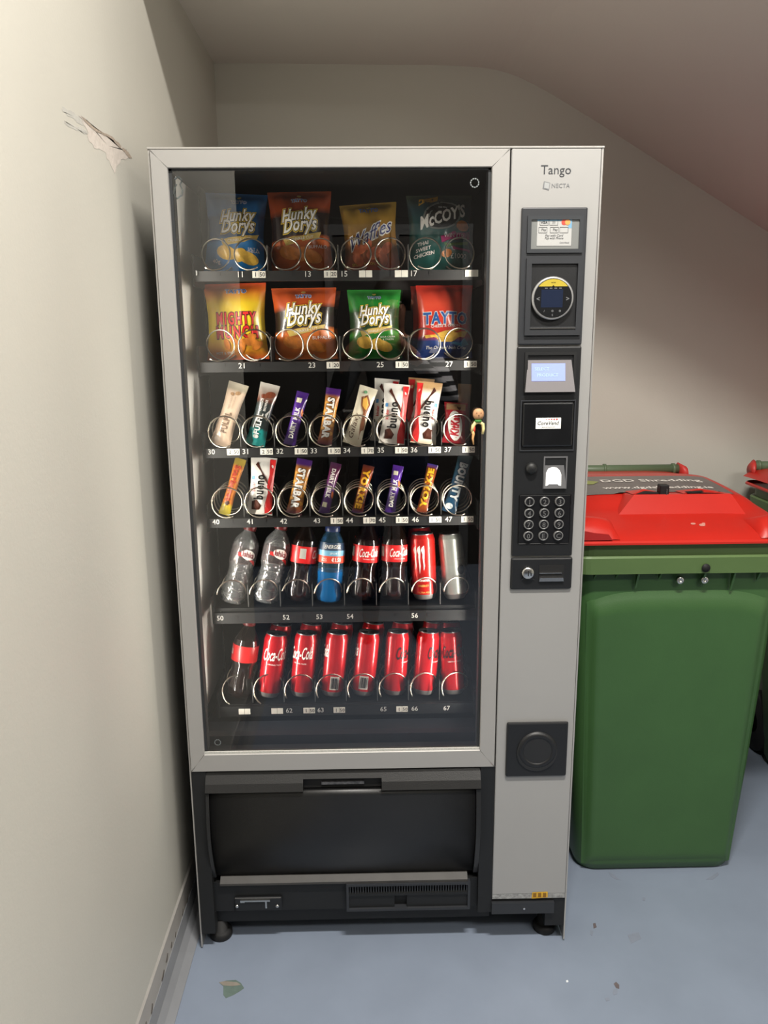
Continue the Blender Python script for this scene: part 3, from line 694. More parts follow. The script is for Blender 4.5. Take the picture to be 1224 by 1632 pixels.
def logo2(b, P, a, c, ax, az, cx, cz, wa, wc, up, mi=(0, 1, 2), k=1.0):
    """two-line slanted lettering with a yellow and a black outline"""
    for lv, (off, e) in enumerate(((.10, .0009), (.06, .0014), (.022, .0020))):
        b.mat(mi[lv]); b.text(a, ax, az, P.on(e), w=wa, shear=.22, offset=off, up=up, h=wa*.46*k, sp=1.06)
        b.text(c, cx, cz, P.on(e+.0002), w=wc, shear=.22, offset=off, up=up, h=wc*.52*k, sp=1.06)
def hd(fl, tay=True):
    def pr(b, P, w, h):
        M_ = [m_yel, m_pblk, m_pwht, m_pblue, m_rib, m_chipc if fl != 'o' else m_crisp2, m_pblk]
        ox = w*.06 if fl == 'b' else 0
        s = w/.125
        logo2(b, P, 'Hunky', 'Dorys', ox, h*.66, ox+w*.01, h*.53, w*.52, w*.50, .10)
        b.mat(2); b.text('TAYTO', ox, h*.865, P.on(.0010), w=w*.24, offset=.09, sp=1.15); b.mat(3); b.text('TAYTO', ox, h*.865, P.on(.0016), w=w*.24, offset=.03, sp=1.15); b.mat(4); b.oval(ox, h*.925, w*.035, h*.018, P.on(.001))
        b.mat(4); b.patch([(ox-w*.26, h*.38), (ox-w*.1, h*.41), (ox+w*.15, h*.44), (ox+w*.33, h*.47), (ox+w*.30, h*.40), (ox+w*.1, h*.36), (ox-w*.22, h*.30)], P.on(.0010), 3)
        b.mat(2); b.text('CRINKLE CUT', ox+w*.03, h*.385, P.on(.0017), w=w*.36, up=.14)
        b.mat(5); b.oval(ox-w*.17, h*.22, w*.16, h*.085, P.on(.0012), -12, rings=4); b.oval(ox+w*.17, h*.17, w*.17, h*.075, P.on(.0013), -18, rings=4); b.oval(ox+w*.04, h*.20, w*.12, h*.08, P.on(.0016), 30, rings=4)
        b.mat(2)
        if fl == 'o': b.text('BUFFALO', w*.27, h*.285, P.on(.0016), w=w*.28, up=.06)
        elif fl == 'g': b.text('SOUR CREAM', w*.24, h*.30, P.on(.0016), w=w*.27, up=.06); b.text('& ONION', w*.25, h*.265, P.on(.0016), w=w*.2, up=.06)
        else: b.text('SALT &', w*.31, h*.28, P.on(.0016), w=w*.16); b.text('VINEGAR', w*.31, h*.25, P.on(.0016), w=w*.2); b.text('40g', -w*.28, h*.11, P.on(.0016), w=w*.12)
        return M_
    return pr
def hdbase(n, top, mid, low):
    return lambda h: bands(n, h, [(0, low), (.36, low), (.42, mid), (.68, mid), (.76, top), (1, top)], .05, .27, tilt=-.1)
def waffles(b, P, w, h):
    b.mat(2); b.oval(w*.0, h*.93, w*.04, h*.02, P.on(.001)); b.mat(3); b.text('TAYTO', 0, h*.87, P.on(.0013), w=w*.33, offset=.03)
    for lv, (off, e) in enumerate(((.06, .0012), (.0, .0019))):
        b.mat(lv); b.text('Waffles', w*.02, h*.52, P.on(e), w=w*.72, h=h*.20, shear=.35, offset=off, up=.42)
    b.mat(4)
    for k, (x, z, r) in enumerate(((-.22, .30, .13), (.05, .24, .15), (.27, .30, .12), (-.05, .36, .1), (.2, .16, .12), (-.24, .17, .12))): b.oval(w*x, h*z, w*r, h*r*.55, P.on(.0012+.0002*k), 25*k, rings=3)
    b.mat(2); b.text('SMOKY BACON', -w*.15, h*.10, P.on(.0018), w=w*.4)
    return [m_pwht, mat('print_navy', (38, 44, 110), .35), m_yel, m_pblue, mat('print_copper', (216, 112, 66), .3, .3, var=.2, vscale=80)]
def mccoys(b, P, w, h):
    b.mat(0); b.oval(w*.03, h*.70, w*.29, h*.19, P.on(.0010), 12, 22, 3)
    b.mat(1); b.oval(w*.03, h*.70, w*.26, h*.168, P.on(.0014), 12, 22, 3)
    b.mat(2); b.text("McCOY'S", w*.04, h*.69, P.on(.0022), w=w*.66, h=h*.17, offset=.03, up=.30); b.text('THE REAL', w*.04, h*.81, P.on(.002), w=w*.14)
    b.mat(3); b.patch([(-w*.32, h*.84), (-w*.04, h*.90), (-w*.02, h*.985), (-w*.31, h*.935)], P.on(.0012), 2)
    b.mat(4); b.patch([(w*.0, h*.42), (w*.2, h*.49), (w*.46, h*.52), (w*.46, h*.42), (w*.2, h*.38), (w*.02, h*.34)], P.on(.0012), 3)
    b.patch([(w*.18, h*.30), (w*.46, h*.28), (w*.46, h*.24), (w*.2, h*.26)], P.on(.0012), 2)
    b.mat(5); b.patch([(w*.05, h*.335), (w*.42, h*.38), (w*.42, h*.33), (w*.1, h*.28)], P.on(.0011), 2)
    b.mat(6); b.oval(w*.34, h*.57, w*.10, h*.07, P.on(.0012), rings=3); b.oval(w*.10, h*.21, w*.08, h*.05, P.on(.0012), 20, rings=3)
    b.mat(2); b.text('WIN £10', w*.20, h*.435, P.on(.0019), w=w*.3, up=.08)
    for k, s in enumerate(('THAI', 'SWEET', 'CHICKEN')): b.text(s, -w*.26+w*.01*k, h*(.335-.07*k), P.on(.0019), h=h*.045, offset=.02, up=.22)
    b.text('£1000', w*.28, h*.18, P.on(.0019), w=w*.24)
    return [mat('print_grey_ring', (120, 124, 120), .35), m_pblk, m_pwht, mat('print_mustard', (206, 156, 36), .35), mat('print_magenta', (176, 44, 112), .35), mat('print_leaf', (86, 128, 60), .35), m_crisp2]
def munch(b, P, w, h):
    b.mat(3); b.oval(0, h*.945, w*.035, h*.018, P.on(.0012)); b.mat(1); b.text('TAYTO', w*.03, h*.88, P.on(.0012), w=w*.32, offset=.09, sp=1.15); b.mat(2); b.text('TAYTO', w*.03, h*.88, P.on(.0019), w=w*.32, offset=.035, sp=1.15)
    for lv, (off, e) in enumerate(((.085, .0012), (.03, .0022))):
        b.mat((4, 0)[lv]); b.text('MIGHTY', w*.03, h*.52, P.on(e), w=w*.60, h=h*.15, offset=off, sp=1.3); b.text('MUNCH', w*.03, h*.345, P.on(e), w=w*.64, h=h*.145, offset=off, sp=1.3)
    b.mat(3)
    for k, (x, z, r) in enumerate(((.22, .22, .12), (.33, .17, .1), (.08, .16, .12), (-.14, .19, .09), (-.02, .23, .08), (.26, .29, .07))): b.oval(w*x, h*z, w*r, h*r*.45, P.on(.0021+.0002*k), 35*k, rings=3)
    b.mat(5); b.text('HOT & SPICY', -w*.18, h*.085, P.on(.002), w=w*.30)
    return [m_pred, m_pwht, m_pblue, m_crisp2, mat('print_maroon', (84, 14, 26), .35), m_pwht]
def tayto(b, P, w, h):
    for lv, (off, e) in enumerate(((.075, .0012), (.03, .0020))):
        b.mat(lv); b.text('TAYTO', w*.0, h*.53, P.on(e), w=w*.74, h=h*.155, offset=off, sp=1.15)
    b.mat(0); b.text('CHEESE & ONION', w*.0, h*.425, P.on(.0016), w=w*.5, up=.04); b.text('The Original Irish Crisp', w*.02, h*.13, P.on(.0018), w=w*.7, shear=.3)
    b.mat(2); b.patch([(-w*.36, h*.305), (-w*.16, h*.32), (w*.0, h*.36), (w*.22, h*.38), (w*.40, h*.36), (w*.34, h*.28), (w*.1, h*.21), (-w*.1, h*.215), (-w*.34, h*.265)], P.on(.0014), 4)
    b.mat(3); b.patch([(w*.10, h*.195), (w*.34, h*.26), (w*.42, h*.18), (w*.30, h*.14)], P.on(.0012), 2)
    return [m_pwht, mat('print_tayto_blue', (28, 82, 150), .35), m_chipc, mat('print_teal', (40, 120, 160), .35)]
YB = .172
bag(0, 326, 421, 374, 377, 309, YB, .02, .032, hdbase('foil_blue', (26, 92, 150), (24, 66, 108), (30, 110, 172)), hd('b'), 'blue crinkle crisp packet leftmost on the top tray', seed=1)
bag(0, 428, 526, 481, 477, 306, YB, .02, .032, hdbase('foil_rust', (146, 62, 26), (34, 20, 16), (190, 92, 36)), hd('o'), 'rust brown crisp packet second from left on the top tray', seed=2)
bag(0, 546, 634, 594, 586, 325, YB, .02, .028, lambda h: bands('foil_gold', h, [(0, (176, 60, 56)), (.07, (196, 96, 66)), (.3, (150, 92, 40)), (.6, (176, 132, 50)), (1, (196, 158, 64))], .06, .22, metal=.25, scale=14), waffles, 'gold and copper waffle snack packet third from left on the top tray', seed=3)
bag(0, 650, 752, 700, 700, 312, YB, .02, .032, lambda h: bands('foil_teal', h, [(0, (24, 92, 86)), (.5, (22, 84, 82)), (.8, (26, 62, 72)), (1, (60, 70, 50))], .04, .3), mccoys, 'dark teal crisp packet rightmost on the top tray', seed=4)
bag(1, 327, 425, 380, 374, 452, YB, .02, .032, lambda h: bands('foil_yellow', h, [(0, (206, 84, 40)), (.12, (220, 150, 40)), (.35, (232, 206, 40)), (.72, (226, 190, 44)), (.9, (222, 116, 40)), (1, (214, 78, 44))], .04, .27), munch, 'yellow corn snack packet leftmost on the second tray', seed=5)
bag(1, 434, 536, 487, 484, 459, YB, .02, .032, hdbase('foil_orange', (176, 74, 30), (34, 22, 16), (214, 112, 40)), hd('o'), 'orange and black crisp packet second from left on the second tray', seed=6)
bag(1, 555, 640, 597, 596, 462, YB, .02, .030, hdbase('foil_green', (34, 118, 44), (28, 52, 26), (40, 122, 44)), hd('g'), 'green crisp packet with yellow crisps printed low, on the second tray', seed=7)
bag(1, 664, 754, 708, 708, 455, YB, .02, .030, lambda h: bands('foil_red', h, [(0, (30, 52, 110)), (.22, (32, 60, 122)), (.30, (190, 44, 32)), (.5, (208, 50, 36)), (.72, (216, 76, 52)), (1, (200, 48, 36))], .03, .27), tayto, 'red and blue crisp packet rightmost on the second tray', seed=8)
bag(1, 655, 740, 697, 697, 456, YB+.075, .02, .028, lambda h: MATS['foil_red'], None, 'second red crisp packet, behind the red and blue one', seed=9)
bag(1, 553, 640, 598, 598, 462, YB+.075, .02, .028, lambda h: MATS['foil_green'], None, 'second green crisp packet, behind the front green one', seed=10)
bag(1, 440, 540, 492, 492, 463, YB+.075, .02, .028, lambda h: MATS['foil_orange'], None, 'second orange crisp packet, behind the front orange and black one', seed=11)

def bar(r_, ub, ut, vt, wpx, base, prints, label, yb=.118, lean=.035, d=.009, seed=0, crimp=.09, group=GR_BAR, yaw=0, name='chocolate_bar', dz=.004):
    m_, h = frame_of(r_, ub, ut, vt, yb, lean, dz, yaw=yaw)
    wd = wpx*mpp(yb, 700)
    t = thing(name, label, 'chocolate bar', matrix=m_, group=group, world=False)
    P = Pillow(wd, h, d, crimp, .16, seed, .0008); P.wr = .0008
    b = MB(); P.body(b, 12, 22); b.build('wrapper', base(h) if callable(base) else base, t)
    if prints:
        b = MB(); ms = prints(b, P, wd, h); b.build('printed_front', ms, t)
    return t
CCW, CW = 90, -90
def vtext(b, P, s, x, z, ln, hh, rot, mi, off=.03, eps=.0024, shear=0., outline=None):
    if outline is not None:
        b.mat(outline); b.text(s, x, z, P.on(eps-.0007), w=ln, h=hh, rot=rot, offset=off+.05, shear=shear, sp=1.1)
    b.mat(mi); b.text(s, x, z, P.on(eps), w=ln, h=hh, rot=rot, offset=off, shear=shear, sp=1.1)
def fulfil_w(b, P, w, h):
    vtext(b, P, 'FULFIL', -w*.02, h*.36, h*.32, w*.26, CCW, 0); vtext(b, P, 'WHITE CHOCOLATE', -w*.08, h*.68, h*.22, w*.10, CCW, 0, 0.)
    vtext(b, P, 'COOKIE DOUGH', w*.08, h*.68, h*.20, w*.08, CCW, 0, 0.)
    b.mat(1); b.oval(w*.12, h*.84, w*.13, h*.03, P.on(.001), 30); b.oval(-w*.12, h*.81, w*.10, h*.025, P.on(.001), -20)
    return [mat('print_taupe', (128, 104, 84), .35), mat('print_biscuit', (170, 132, 92), .35)]
def fulfil_t(b, P, w, h):
    vtext(b, P, 'FULFIL', -w*.05, h*.34, h*.32, w*.26, CCW, 0); vtext(b, P, 'CHOCOLATE', -w*.14, h*.64, h*.20, w*.13, CCW, 0, .01); vtext(b, P, 'BROWNIE', w*.08, h*.64, h*.18, w*.12, CCW, 0, .01)
    b.mat(1); b.oval(w*.16, h*.82, w*.26, h*.055, P.on(.001), 20); b.oval(-w*.12, h*.78, w*.16, h*.035, P.on(.0013), -20)
    b.mat(2); b.patch([(w*.15, h*.50), (w*.36, h*.60), (w*.22, h*.45), (w*.30, h*.40)], P.on(.001), 1); b.oval(-w*.05, h*.14, w*.14, h*.03, P.on(.001))
    return [m_pwht, mat('print_brownie', (112, 56, 34), .35), mat('print_pale', (206, 208, 204), .35)]
def dairy(rot, dark=False):
    def pr(b, P, w, h):
        sg = 1 if rot == CCW else -1
        vtext(b, P, 'DAIRY MILK', -w*.02, h*(.5-.09*sg), h*.56, w*.34, rot, 0, .04)
        b.mat(1); b.rect(-w*.32, w*.10, h*(.5+.33*sg)-h*.045, h*(.5+.33*sg)+h*.045, P.on(.0011), 4)
        b.mat(2); b.oval(w*.36, h*(.5+.12*sg), w*.09, h*.07, P.on(.0012), 10)
        return [m_pwht, mat('print_cream', (206, 204, 176), .35), mat('print_caramel', (186, 96, 40), .35)]
    return pr
def starbar(b, P, w, h):
    vtext(b, P, 'STARBAR', -w*.02, h*.46, h*.70, w*.44, CW, 0, .05, outline=1)
    b.mat(2)
    for k in range(8): b.oval(w*(.30*(-1)**k), h*(.2+.075*k), w*.13, h*.035, P.on(.0006), 40*k)
    return [m_pwht, mat('print_choc', (74, 36, 24), .35), mat('print_peanut', (206, 146, 52), .35)]
def galaxy(b, P, w, h):
    vtext(b, P, 'Galaxy', -w*.12, h*.31, h*.42, w*.36, CCW, 0, .0, shear=.3)
    b.mat(1); b.patch([(w*.28, h*.10), (w*.40, h*.30), (w*.30, h*.55), (w*.36, h*.72), (w*.10, h*.86), (-w*.22, h*.80), (-w*.10, h*.66), (w*.12, h*.56), (w*.16, h*.34)], P.on(.0009), 3)
    b.mat(2); b.patch([(w*.22, h*.60), (w*.28, h*.70), (w*.06, h*.82), (-w*.10, h*.77), (-w*.02, h*.66)], P.on(.0014), 2)
    b.mat(3); b.oval(-w*.08, h*.90, w*.10, h*.03, P.on(.0012))
    return [mat('print_choc', (74, 36, 24)), mat('print_milkchoc', (128, 76, 44), .35), mat('print_gold', (212, 164, 74), .35), mat('print_sage', (110, 160, 120), .35)]
def bueno(rot, flip=1):
    def pr(b, P, w, h):
        sg = 1 if rot == CCW else -1; e = P.on(.0008)
        b.mat(1); b.patch([(flip*w*.20, h*.02), (flip*w*.47, h*.02), (flip*w*.44, h*.5), (flip*w*.47, h*.97), (flip*w*.24, h*.97), (flip*w*.28, h*.7), (flip*w*.22, h*.5), (flip*w*.32, h*.30), (flip*w*.18, h*.16)], e, 3)
        b.mat(2); b.patch([(-flip*w*.28, h*.86), (-flip*w*.10, h*.78), (flip*w*.05, h*.64), (flip*w*.28, h*.50), (flip*w*.20, h*.62), (flip*w*.0, h*.74), (-flip*w*.2, h*.92)], P.on(.0011), 3)
        b.patch([(-flip*w*.30, h*.08), (-flip*w*.02, h*.08), (flip*w*.06, h*.15), (-flip*w*.12, h*.25), (-flip*w*.30, h*.22)], P.on(.0011), 3)
        vtext(b, P, 'bueno', -flip*w*.06, h*.47, h*.42, w*.34, rot, 3, .03, .0026)
        vtext(b, P, 'kinder', -flip*w*.28, h*.47, h*.16, w*.11, rot, 1, .03, .0026)
        b.mat(4); b.rect(-flip*w*.32-w*.05, -flip*w*.32+w*.05, h*.60, h*.66, P.on(.0012), 2)
        return [m_pwht, m_pred, mat('print_choc', (74, 36, 24)), m_pblk, mat('print_lightblue', (72, 146, 206), .35)]
    return pr
def kitkat(b, P, w, h):
    b.mat(1); b.oval(0, h*.42, w*.30, h*.36, P.on(.0009), 6, 18, 3); vtext(b, P, 'KitKat', 0, h*.42, h*.50, w*.32, CCW, 0, .05, .0024, shear=.15)
    b.mat(2); b.rect(-w*.40, w*.40, h*.80, h*.97, P.on(.0009), 4); b.mat(3); b.oval(w*.12, h*.88, w*.08, h*.08, P.on(.0014), 20)
    return [mat('kit_red', (170, 26, 40), .35), m_pwht, mat('print_biscuit', (170, 132, 92)), mat('print_choc', (74, 36, 24))]
def starburst(b, P, w, h):
    vtext(b, P, 'Starburst', 0, h*.56, h*.62, w*.48, CW, 0, .04); b.mat(1); b.patch([(-w*.2, h*.20), (w*.02, h*.26), (w*.22, h*.21), (w*.02, h*.16)], P.on(.001), 2)
    return [mat('print_deepred', (190, 56, 26), .35), mat('print_choc', (74, 36, 24))]
def yorkie(rot):
    def pr(b, P, w, h):
        vtext(b, P, 'YORKIE', -w*.04, h*.5, h*.78, w*.52, rot, 0, .06, .0024, outline=1); b.mat(2); vtext(b, P, 'MILK CHOCOLATE', w*.36, h*.42, h*.4, w*.08, rot, 2, .0)
        return [mat('yorkie_yellow', (232, 172, 40), .35), mat('yorkie_brown', (92, 42, 20), .35), m_pwht]
    return pr
def bounty(b, P, w, h):
    vtext(b, P, 'BOUNTY', w*.04, h*.52, h*.62, w*.50, CW, 0, .06, .0026, outline=1); b.mat(0); b.oval(-w*.1, h*.10, w*.26, h*.05, P.on(.001))
    return [mat('print_ice', (206, 214, 216), .35), mat('print_navy2', (20, 40, 66), .35)]
def bb(n, stops, wob=.03, tilt=0., rough=.3): return lambda h: bands(n, h, stops, wob, rough, tilt, 16)
PURP = [(0, (66, 30, 118)), (.5, (88, 44, 150)), (1, (60, 28, 110))]
bar(2, 350, 381, 611, 33, bb('w_beige', [(0, (214, 186, 160)), (.85, (220, 196, 172)), (.9, (176, 166, 146)), (1, (180, 172, 154))]), fulfil_w, 'beige protein bar, leftmost on the upper bar tray', d=.011, seed=1)
bar(2, 406, 431, 612, 32, bb('w_teal', [(0, (22, 128, 124)), (.24, (24, 140, 136)), (.28, (40, 52, 52)), (.66, (36, 46, 46)), (.72, (96, 52, 36)), (.9, (170, 160, 150)), (1, (190, 186, 178))], .04), fulfil_t, 'teal and brown protein bar, second from left on the upper bar tray', d=.011, seed=2)
bar(2, 461, 483, 625, 20, bb('w_purple', PURP), dairy(CCW), 'purple milk chocolate bar, third from left on the upper bar tray', seed=3)
bar(2, 517, 532, 619, 24, bb('w_star', [(0, (96, 40, 60)), (.12, (150, 84, 34)), (.5, (190, 130, 46)), (.84, (160, 100, 46)), (.9, (74, 34, 110)), (1, (60, 26, 96))], .06), starbar, 'purple and gold peanut bar, fourth from left on the upper bar tray', seed=4)
bar(2, 560, 588, 617, 30, bb('w_ivory', [(0, (196, 190, 168)), (.5, (222, 214, 190)), (1, (206, 200, 180))]), galaxy, 'ivory wrapped caramel bar, fifth from left on the upper bar tray', seed=5)
WHITE = [(0, (224, 220, 212)), (.5, (234, 230, 224)), (1, (214, 212, 206))]
bar(2, 624, 633, 612, 42, bb('w_white', WHITE), bueno(CCW), 'white and red wafer bar, sixth from left on the upper bar tray', d=.010, seed=6)
bar(2, 609, 617, 604, 40, bb('w_white', WHITE), bueno(CCW), 'second white wafer bar, behind the front one on the upper bar tray', yb=.165, d=.010, seed=7)
bar(2, 674, 685, 609, 42, bb('w_white2', [(0, (206, 190, 160)), (.1, (228, 226, 222)), (.8, (232, 228, 220)), (.9, (196, 160, 112)), (1, (190, 152, 106))]), bueno(CW, -1), 'red and white wafer bar with tan top, seventh from left on the upper bar tray', d=.010, seed=8)
bar(2, 664, 672, 603, 42, bb('w_white2', WHITE), bueno(CW, -1), 'second tan topped wafer bar, in the seventh lane of the upper bar tray', yb=.165, d=.010, seed=9)
bar(2, 723, 727, 642, 38, bb('w_kit', [(0, (150, 22, 36)), (.75, (176, 28, 42)), (1, (150, 30, 40))]), kitkat, 'short red wafer bar, rightmost on the upper bar tray', d=.010, seed=10)
bar(2, 737, 741, 612, 22, bb('w_tan', [(0, (150, 60, 46)), (.55, (160, 74, 56)), (.75, (150, 120, 92)), (1, (160, 132, 100))]), None, 'brown topped bar behind the short red wafer bar', yb=.165, d=.009, seed=11)
bar(3, 357, 384, 731, 19, bb('w_sburst', [(0, (196, 178, 30)), (.16, (222, 196, 40)), (.22, (226, 130, 40)), (.85, (228, 140, 48)), (.9, (176, 150, 40)), (1, (160, 138, 36))]), starburst, 'thin orange and yellow chew stick, leftmost on the lower bar tray', d=.007, seed=12, name='sweet_stick')
bar(3, 413, 421, 729, 43, bb('w_white', WHITE), bueno(CCW), 'white and red wafer bar, second from left on the lower bar tray', d=.010, seed=13)
bar(3, 468, 486, 732, 26, bb('w_star', PURP), starbar, 'purple and gold peanut bar, third from left on the lower bar tray', seed=14)
bar(3, 516, 536, 738, 18, bb('w_plum', [(0, (58, 24, 92)), (.4, (80, 34, 104)), (.8, (96, 26, 66)), (1, (60, 22, 60))]), dairy(CW), 'dark plum chocolate bar, fourth from left on the lower bar tray', seed=15)
bar(3, 569, 588, 742, 19, bb('w_york', [(0, (62, 30, 100)), (.08, (120, 50, 22)), (.5, (176, 84, 26)), (.9, (120, 50, 22)), (1, (60, 24, 20))]), yorkie(CW), 'brown and yellow chunky bar, fifth from left on the lower bar tray', d=.011, seed=16)
bar(3, 621, 635, 742, 18, bb('w_purple', PURP), dairy(CCW), 'purple milk chocolate bar, sixth from left on the lower bar tray', seed=17)
bar(3, 672, 690, 740, 18, bb('w_york2', [(0, (96, 40, 24)), (.1, (150, 70, 24)), (.5, (176, 90, 26)), (.88, (120, 50, 22)), (1, (40, 40, 120))]), yorkie(CCW), 'brown and yellow chunky bar, seventh from left on the lower bar tray', d=.011, seed=18)
bar(3, 715, 743, 724, 24, bb('w_bounty', [(0, (26, 66, 96)), (.5, (30, 84, 116)), (.85, (40, 78, 92)), (1, (90, 104, 104))]), bounty, 'blue coconut bar, rightmost on the lower bar tray', d=.010, seed=19)

# ---- cans
m_can = mat('can_red', (196, 22, 30), .24, .45, coat=.4); m_canend = mat('can_end', (140, 140, 142), .3, .9); m_canfoot = mat('can_foot', (140, 136, 134), .4, .6)
m_mon = mat('can_scarlet', (206, 40, 34), .3, .5, var=.2, vscale=60, coat=.3); m_mgrey = mat('can_pale_grey', (168, 172, 166), .32, .5, var=.06, vscale=40)
def cyl(r, eps, rot=0.): return lambda x, z: ((r+eps)*math.sin(x/r+rot), -(r+eps)*math.cos(x/r+rot), z)
def can(r_, ub, ut, vt, yb, lean, h, r, mbody, prints, label, group=GR_CAN, name='drink_can', dz=.008):
    m_, hh = frame_of(r_, ub, ut, vt, yb, lean, dz)
    t = thing(name, label, 'can', matrix=m_, group=group, world=False); k = h
    b = MB(); b.smooth = True
    b.mat(2); b.lathe([(r*.70, .002), (r*.76, 0), (r*.84, .003), (r*.97, .013)], n=28, cap1=False)
    b.mat(0); b.lathe([(r*.97, .013), (r, .017), (r, k-.016), (r*.97, k-.012)], n=28, cap0=False, cap1=False)
    b.mat(0); b.lathe([(r*.97, k-.012), (r*.86, k-.003)], n=28, cap0=False, cap1=False)
    b.mat(1); b.lathe([(r*.86, k-.003), (r*.88, k-.001), (r*.86, k), (r*.83, k-.004), (r*.80, k-.005)], n=28, cap0=False)
    b.build('can_body', [mbody, m_canend, m_canfoot], t)
    b = MB(); b.tube([(math.cos(a)*r*.20, math.sin(a)*r*.34-.006, k-.0035) for a in [2*PI*i/14 for i in range(15)]], .0012, 5); b.build('ring_pull', m_canend, t)
    if prints:
        b = MB(); ms = prints(b, r, h); b.build('printed_front', ms, t)
    return t
def cola(rot, black=False):
    def pr(b, r, h):
        b.mat(1 if black else 0); b.text('Coca-Cola', 0, h*.70, cyl(r, .0006, rot), w=.062, h=.030, shear=.35, offset=.012, up=.10)
        b.mat(0); b.text('ORIGINAL TASTE', 0, h*.54, cyl(r, .0005, rot), w=.034)
        f = cyl(r, .0004, rot+1.9); b.mat(2); b.rect(-.011, .011, h*.12, h*.33, f, 4)
        g = cyl(r, .0006, rot+1.9); b.mat(1)
        for k in range(8): b.rect(-.0085+.0022*k, -.0075+.0022*k+.0004*(k % 3), h*.14, h*.31, g, 2)
        return [m_pwht, m_pblk, mat('barcode_grey', (176, 176, 168), .4)]
    return pr
CH, CRD = .157, .0285
ORD = ('leftmost', 'second from left', 'third from left', 'fourth from left', 'fifth from left', 'sixth from left', 'rightmost')
CANS = ((428, 441, 'white script towards its right', .25, False), (480, 489, 'white script towards its left', -.35, False), (529, 538, 'barcode facing out', -1.75, False),
        (578, 588, 'barcode facing out', -1.95, False), (628, 634, 'black script at its right edge', 1.05, True), (675, 683, 'black script at its right edge', 1.1, True), (723, 718, 'faint black script', .15, True))
for k, (ub, ut, look, rot, blk) in enumerate(CANS):
    can(5, ub, ut, 1011, .134, .018, CH, CRD, m_can, cola(rot, blk), 'red cola can, %s in the front rank, %s' % (ORD[k], look))
    can(5, ub+8-(k > 5)*12, ut+8-(k > 5)*9, 992, .202, .018, CH, CRD, m_can, None, 'dim red cola can, %s in the rear rank on the bottom tray' % ORD[k], group='rear rank of cola cans')
def monster(b, r, h):
    b.mat(0); f = cyl(r, .0005, -.35)
    for k, dx in enumerate((-.010, 0, .010)):
        s = (.72, 1.0, .75)[k]
        b.patch([(dx-.004, h*.80), (dx+.001, h*.83), (dx+.0025, h*.74), (dx+.001, h*.62), (dx+.002, h*.52), (dx-.001, h*(.62-.22*s)), (dx-.0016, h*.55), (dx-.0032, h*.66), (dx-.0022, h*.74), (dx-.006, h*.76)], f, 2)
    b.text('MONSTER', 0, h*.30, cyl(r, .0005, -.1), w=.030, offset=.02); b.mat(1); b.text('ENERGY', 0, h*.22, cyl(r, .0005, -.1), w=.026, offset=.02); b.text('ULTRA RED', .0, h*.12, cyl(r, .0005, -.1), w=.03)
    return [m_pwht, mat('print_amber', (226, 170, 90), .35)]
def greycan(b, r, h):
    b.mat(0)
    for k in range(5): b.text(('SPARKLING', 'WATER', 'LEMON', '330ml', 'ZERO')[k], .012, h*(.62-.09*k), cyl(r, .0005, .3), w=.022)
    b.mat(1); b.oval(.002, h*.45, .010, .012, cyl(r, .0004, .55), rings=2)
    return [mat('print_midgrey', (110, 112, 110), .4), mat('print_darkgrey', (70, 74, 74), .4)]
can(4, 677, 673, 853, .135, .016, .158, .0295, m_mon, monster, 'scarlet energy drink can with white claw marks', group='cans on the bottle tray')
can(4, 726, 717, 851, .135, .016, .158, .0290, m_mgrey, greycan, 'pale grey drink can right of the scarlet one', group='cans on the bottle tray')
can(4, 672, 668, 842, .203, .016, .158, .0295, m_mon, None, 'second scarlet can, behind the front scarlet can', group='cans on the bottle tray')

# ---- bottles
m_cola = mat('cola_liquid', (22, 10, 8), .12, coat=.6); m_colatop = glass_mat('empty_cola_neck', (.42, .32, .25), .9, .05, milk=.10, milkcol=(60, 36, 26))
m_pet = glass_mat('clear_plastic', (.93, .95, .95), 1.0, .08, milk=.10, milkcol=(222, 226, 228), ior=1.95, bump=1., bscale=95)
m_bluel = glass_mat('blue_drink', (.25, .55, .78), .9, .06, milk=.62, milkcol=(14, 104, 168), ior=1.45)
m_bluetop = glass_mat('clear_blue_plastic', (.62, .78, .88), .9, .06, milk=.30, milkcol=(60, 96, 116))
m_redcap = mat('shaded_red_cap', (96, 16, 20), .35); m_lab = mat('label_red', (206, 28, 30), .35, coat=.2); m_blkcap = mat('navy_cap', (24, 40, 84), .35)  # cap red is darkened to carry the shade under the trays
def prof_r(P):
    def f(z):
        for (r0, z0), (r1, z1) in zip(P, P[1:]):
            if z0 <= z <= z1 and z1 > z0: return r0+(r1-r0)*(z-z0)/(z1-z0)
        return P[-1][0]
    return f
def on_b(rf, eps, rot=0.):
    return lambda x, z: ((rf(z)+eps)*math.sin(x/.03+rot), -(rf(z)+eps)*math.cos(x/.03+rot), z)
def lath(b, P, z0, z1, n=28, c0=False, c1=False):
    Q = [p for p in P if z0-1e-6 <= p[1] <= z1+1e-6]; b.lathe(Q, n=n, cap0=c0, cap1=c1)
def dense(P, n=4):
    Q = []
    for (r0, z0), (r1, z1) in zip(P, P[1:]):
        for i in range(n):
            t = i/n; Q.append((r0+(r1-r0)*t, z0+(z1-z0)*t))
    return Q+[P[-1]]
GR_BOT = 'bottles in the machine'
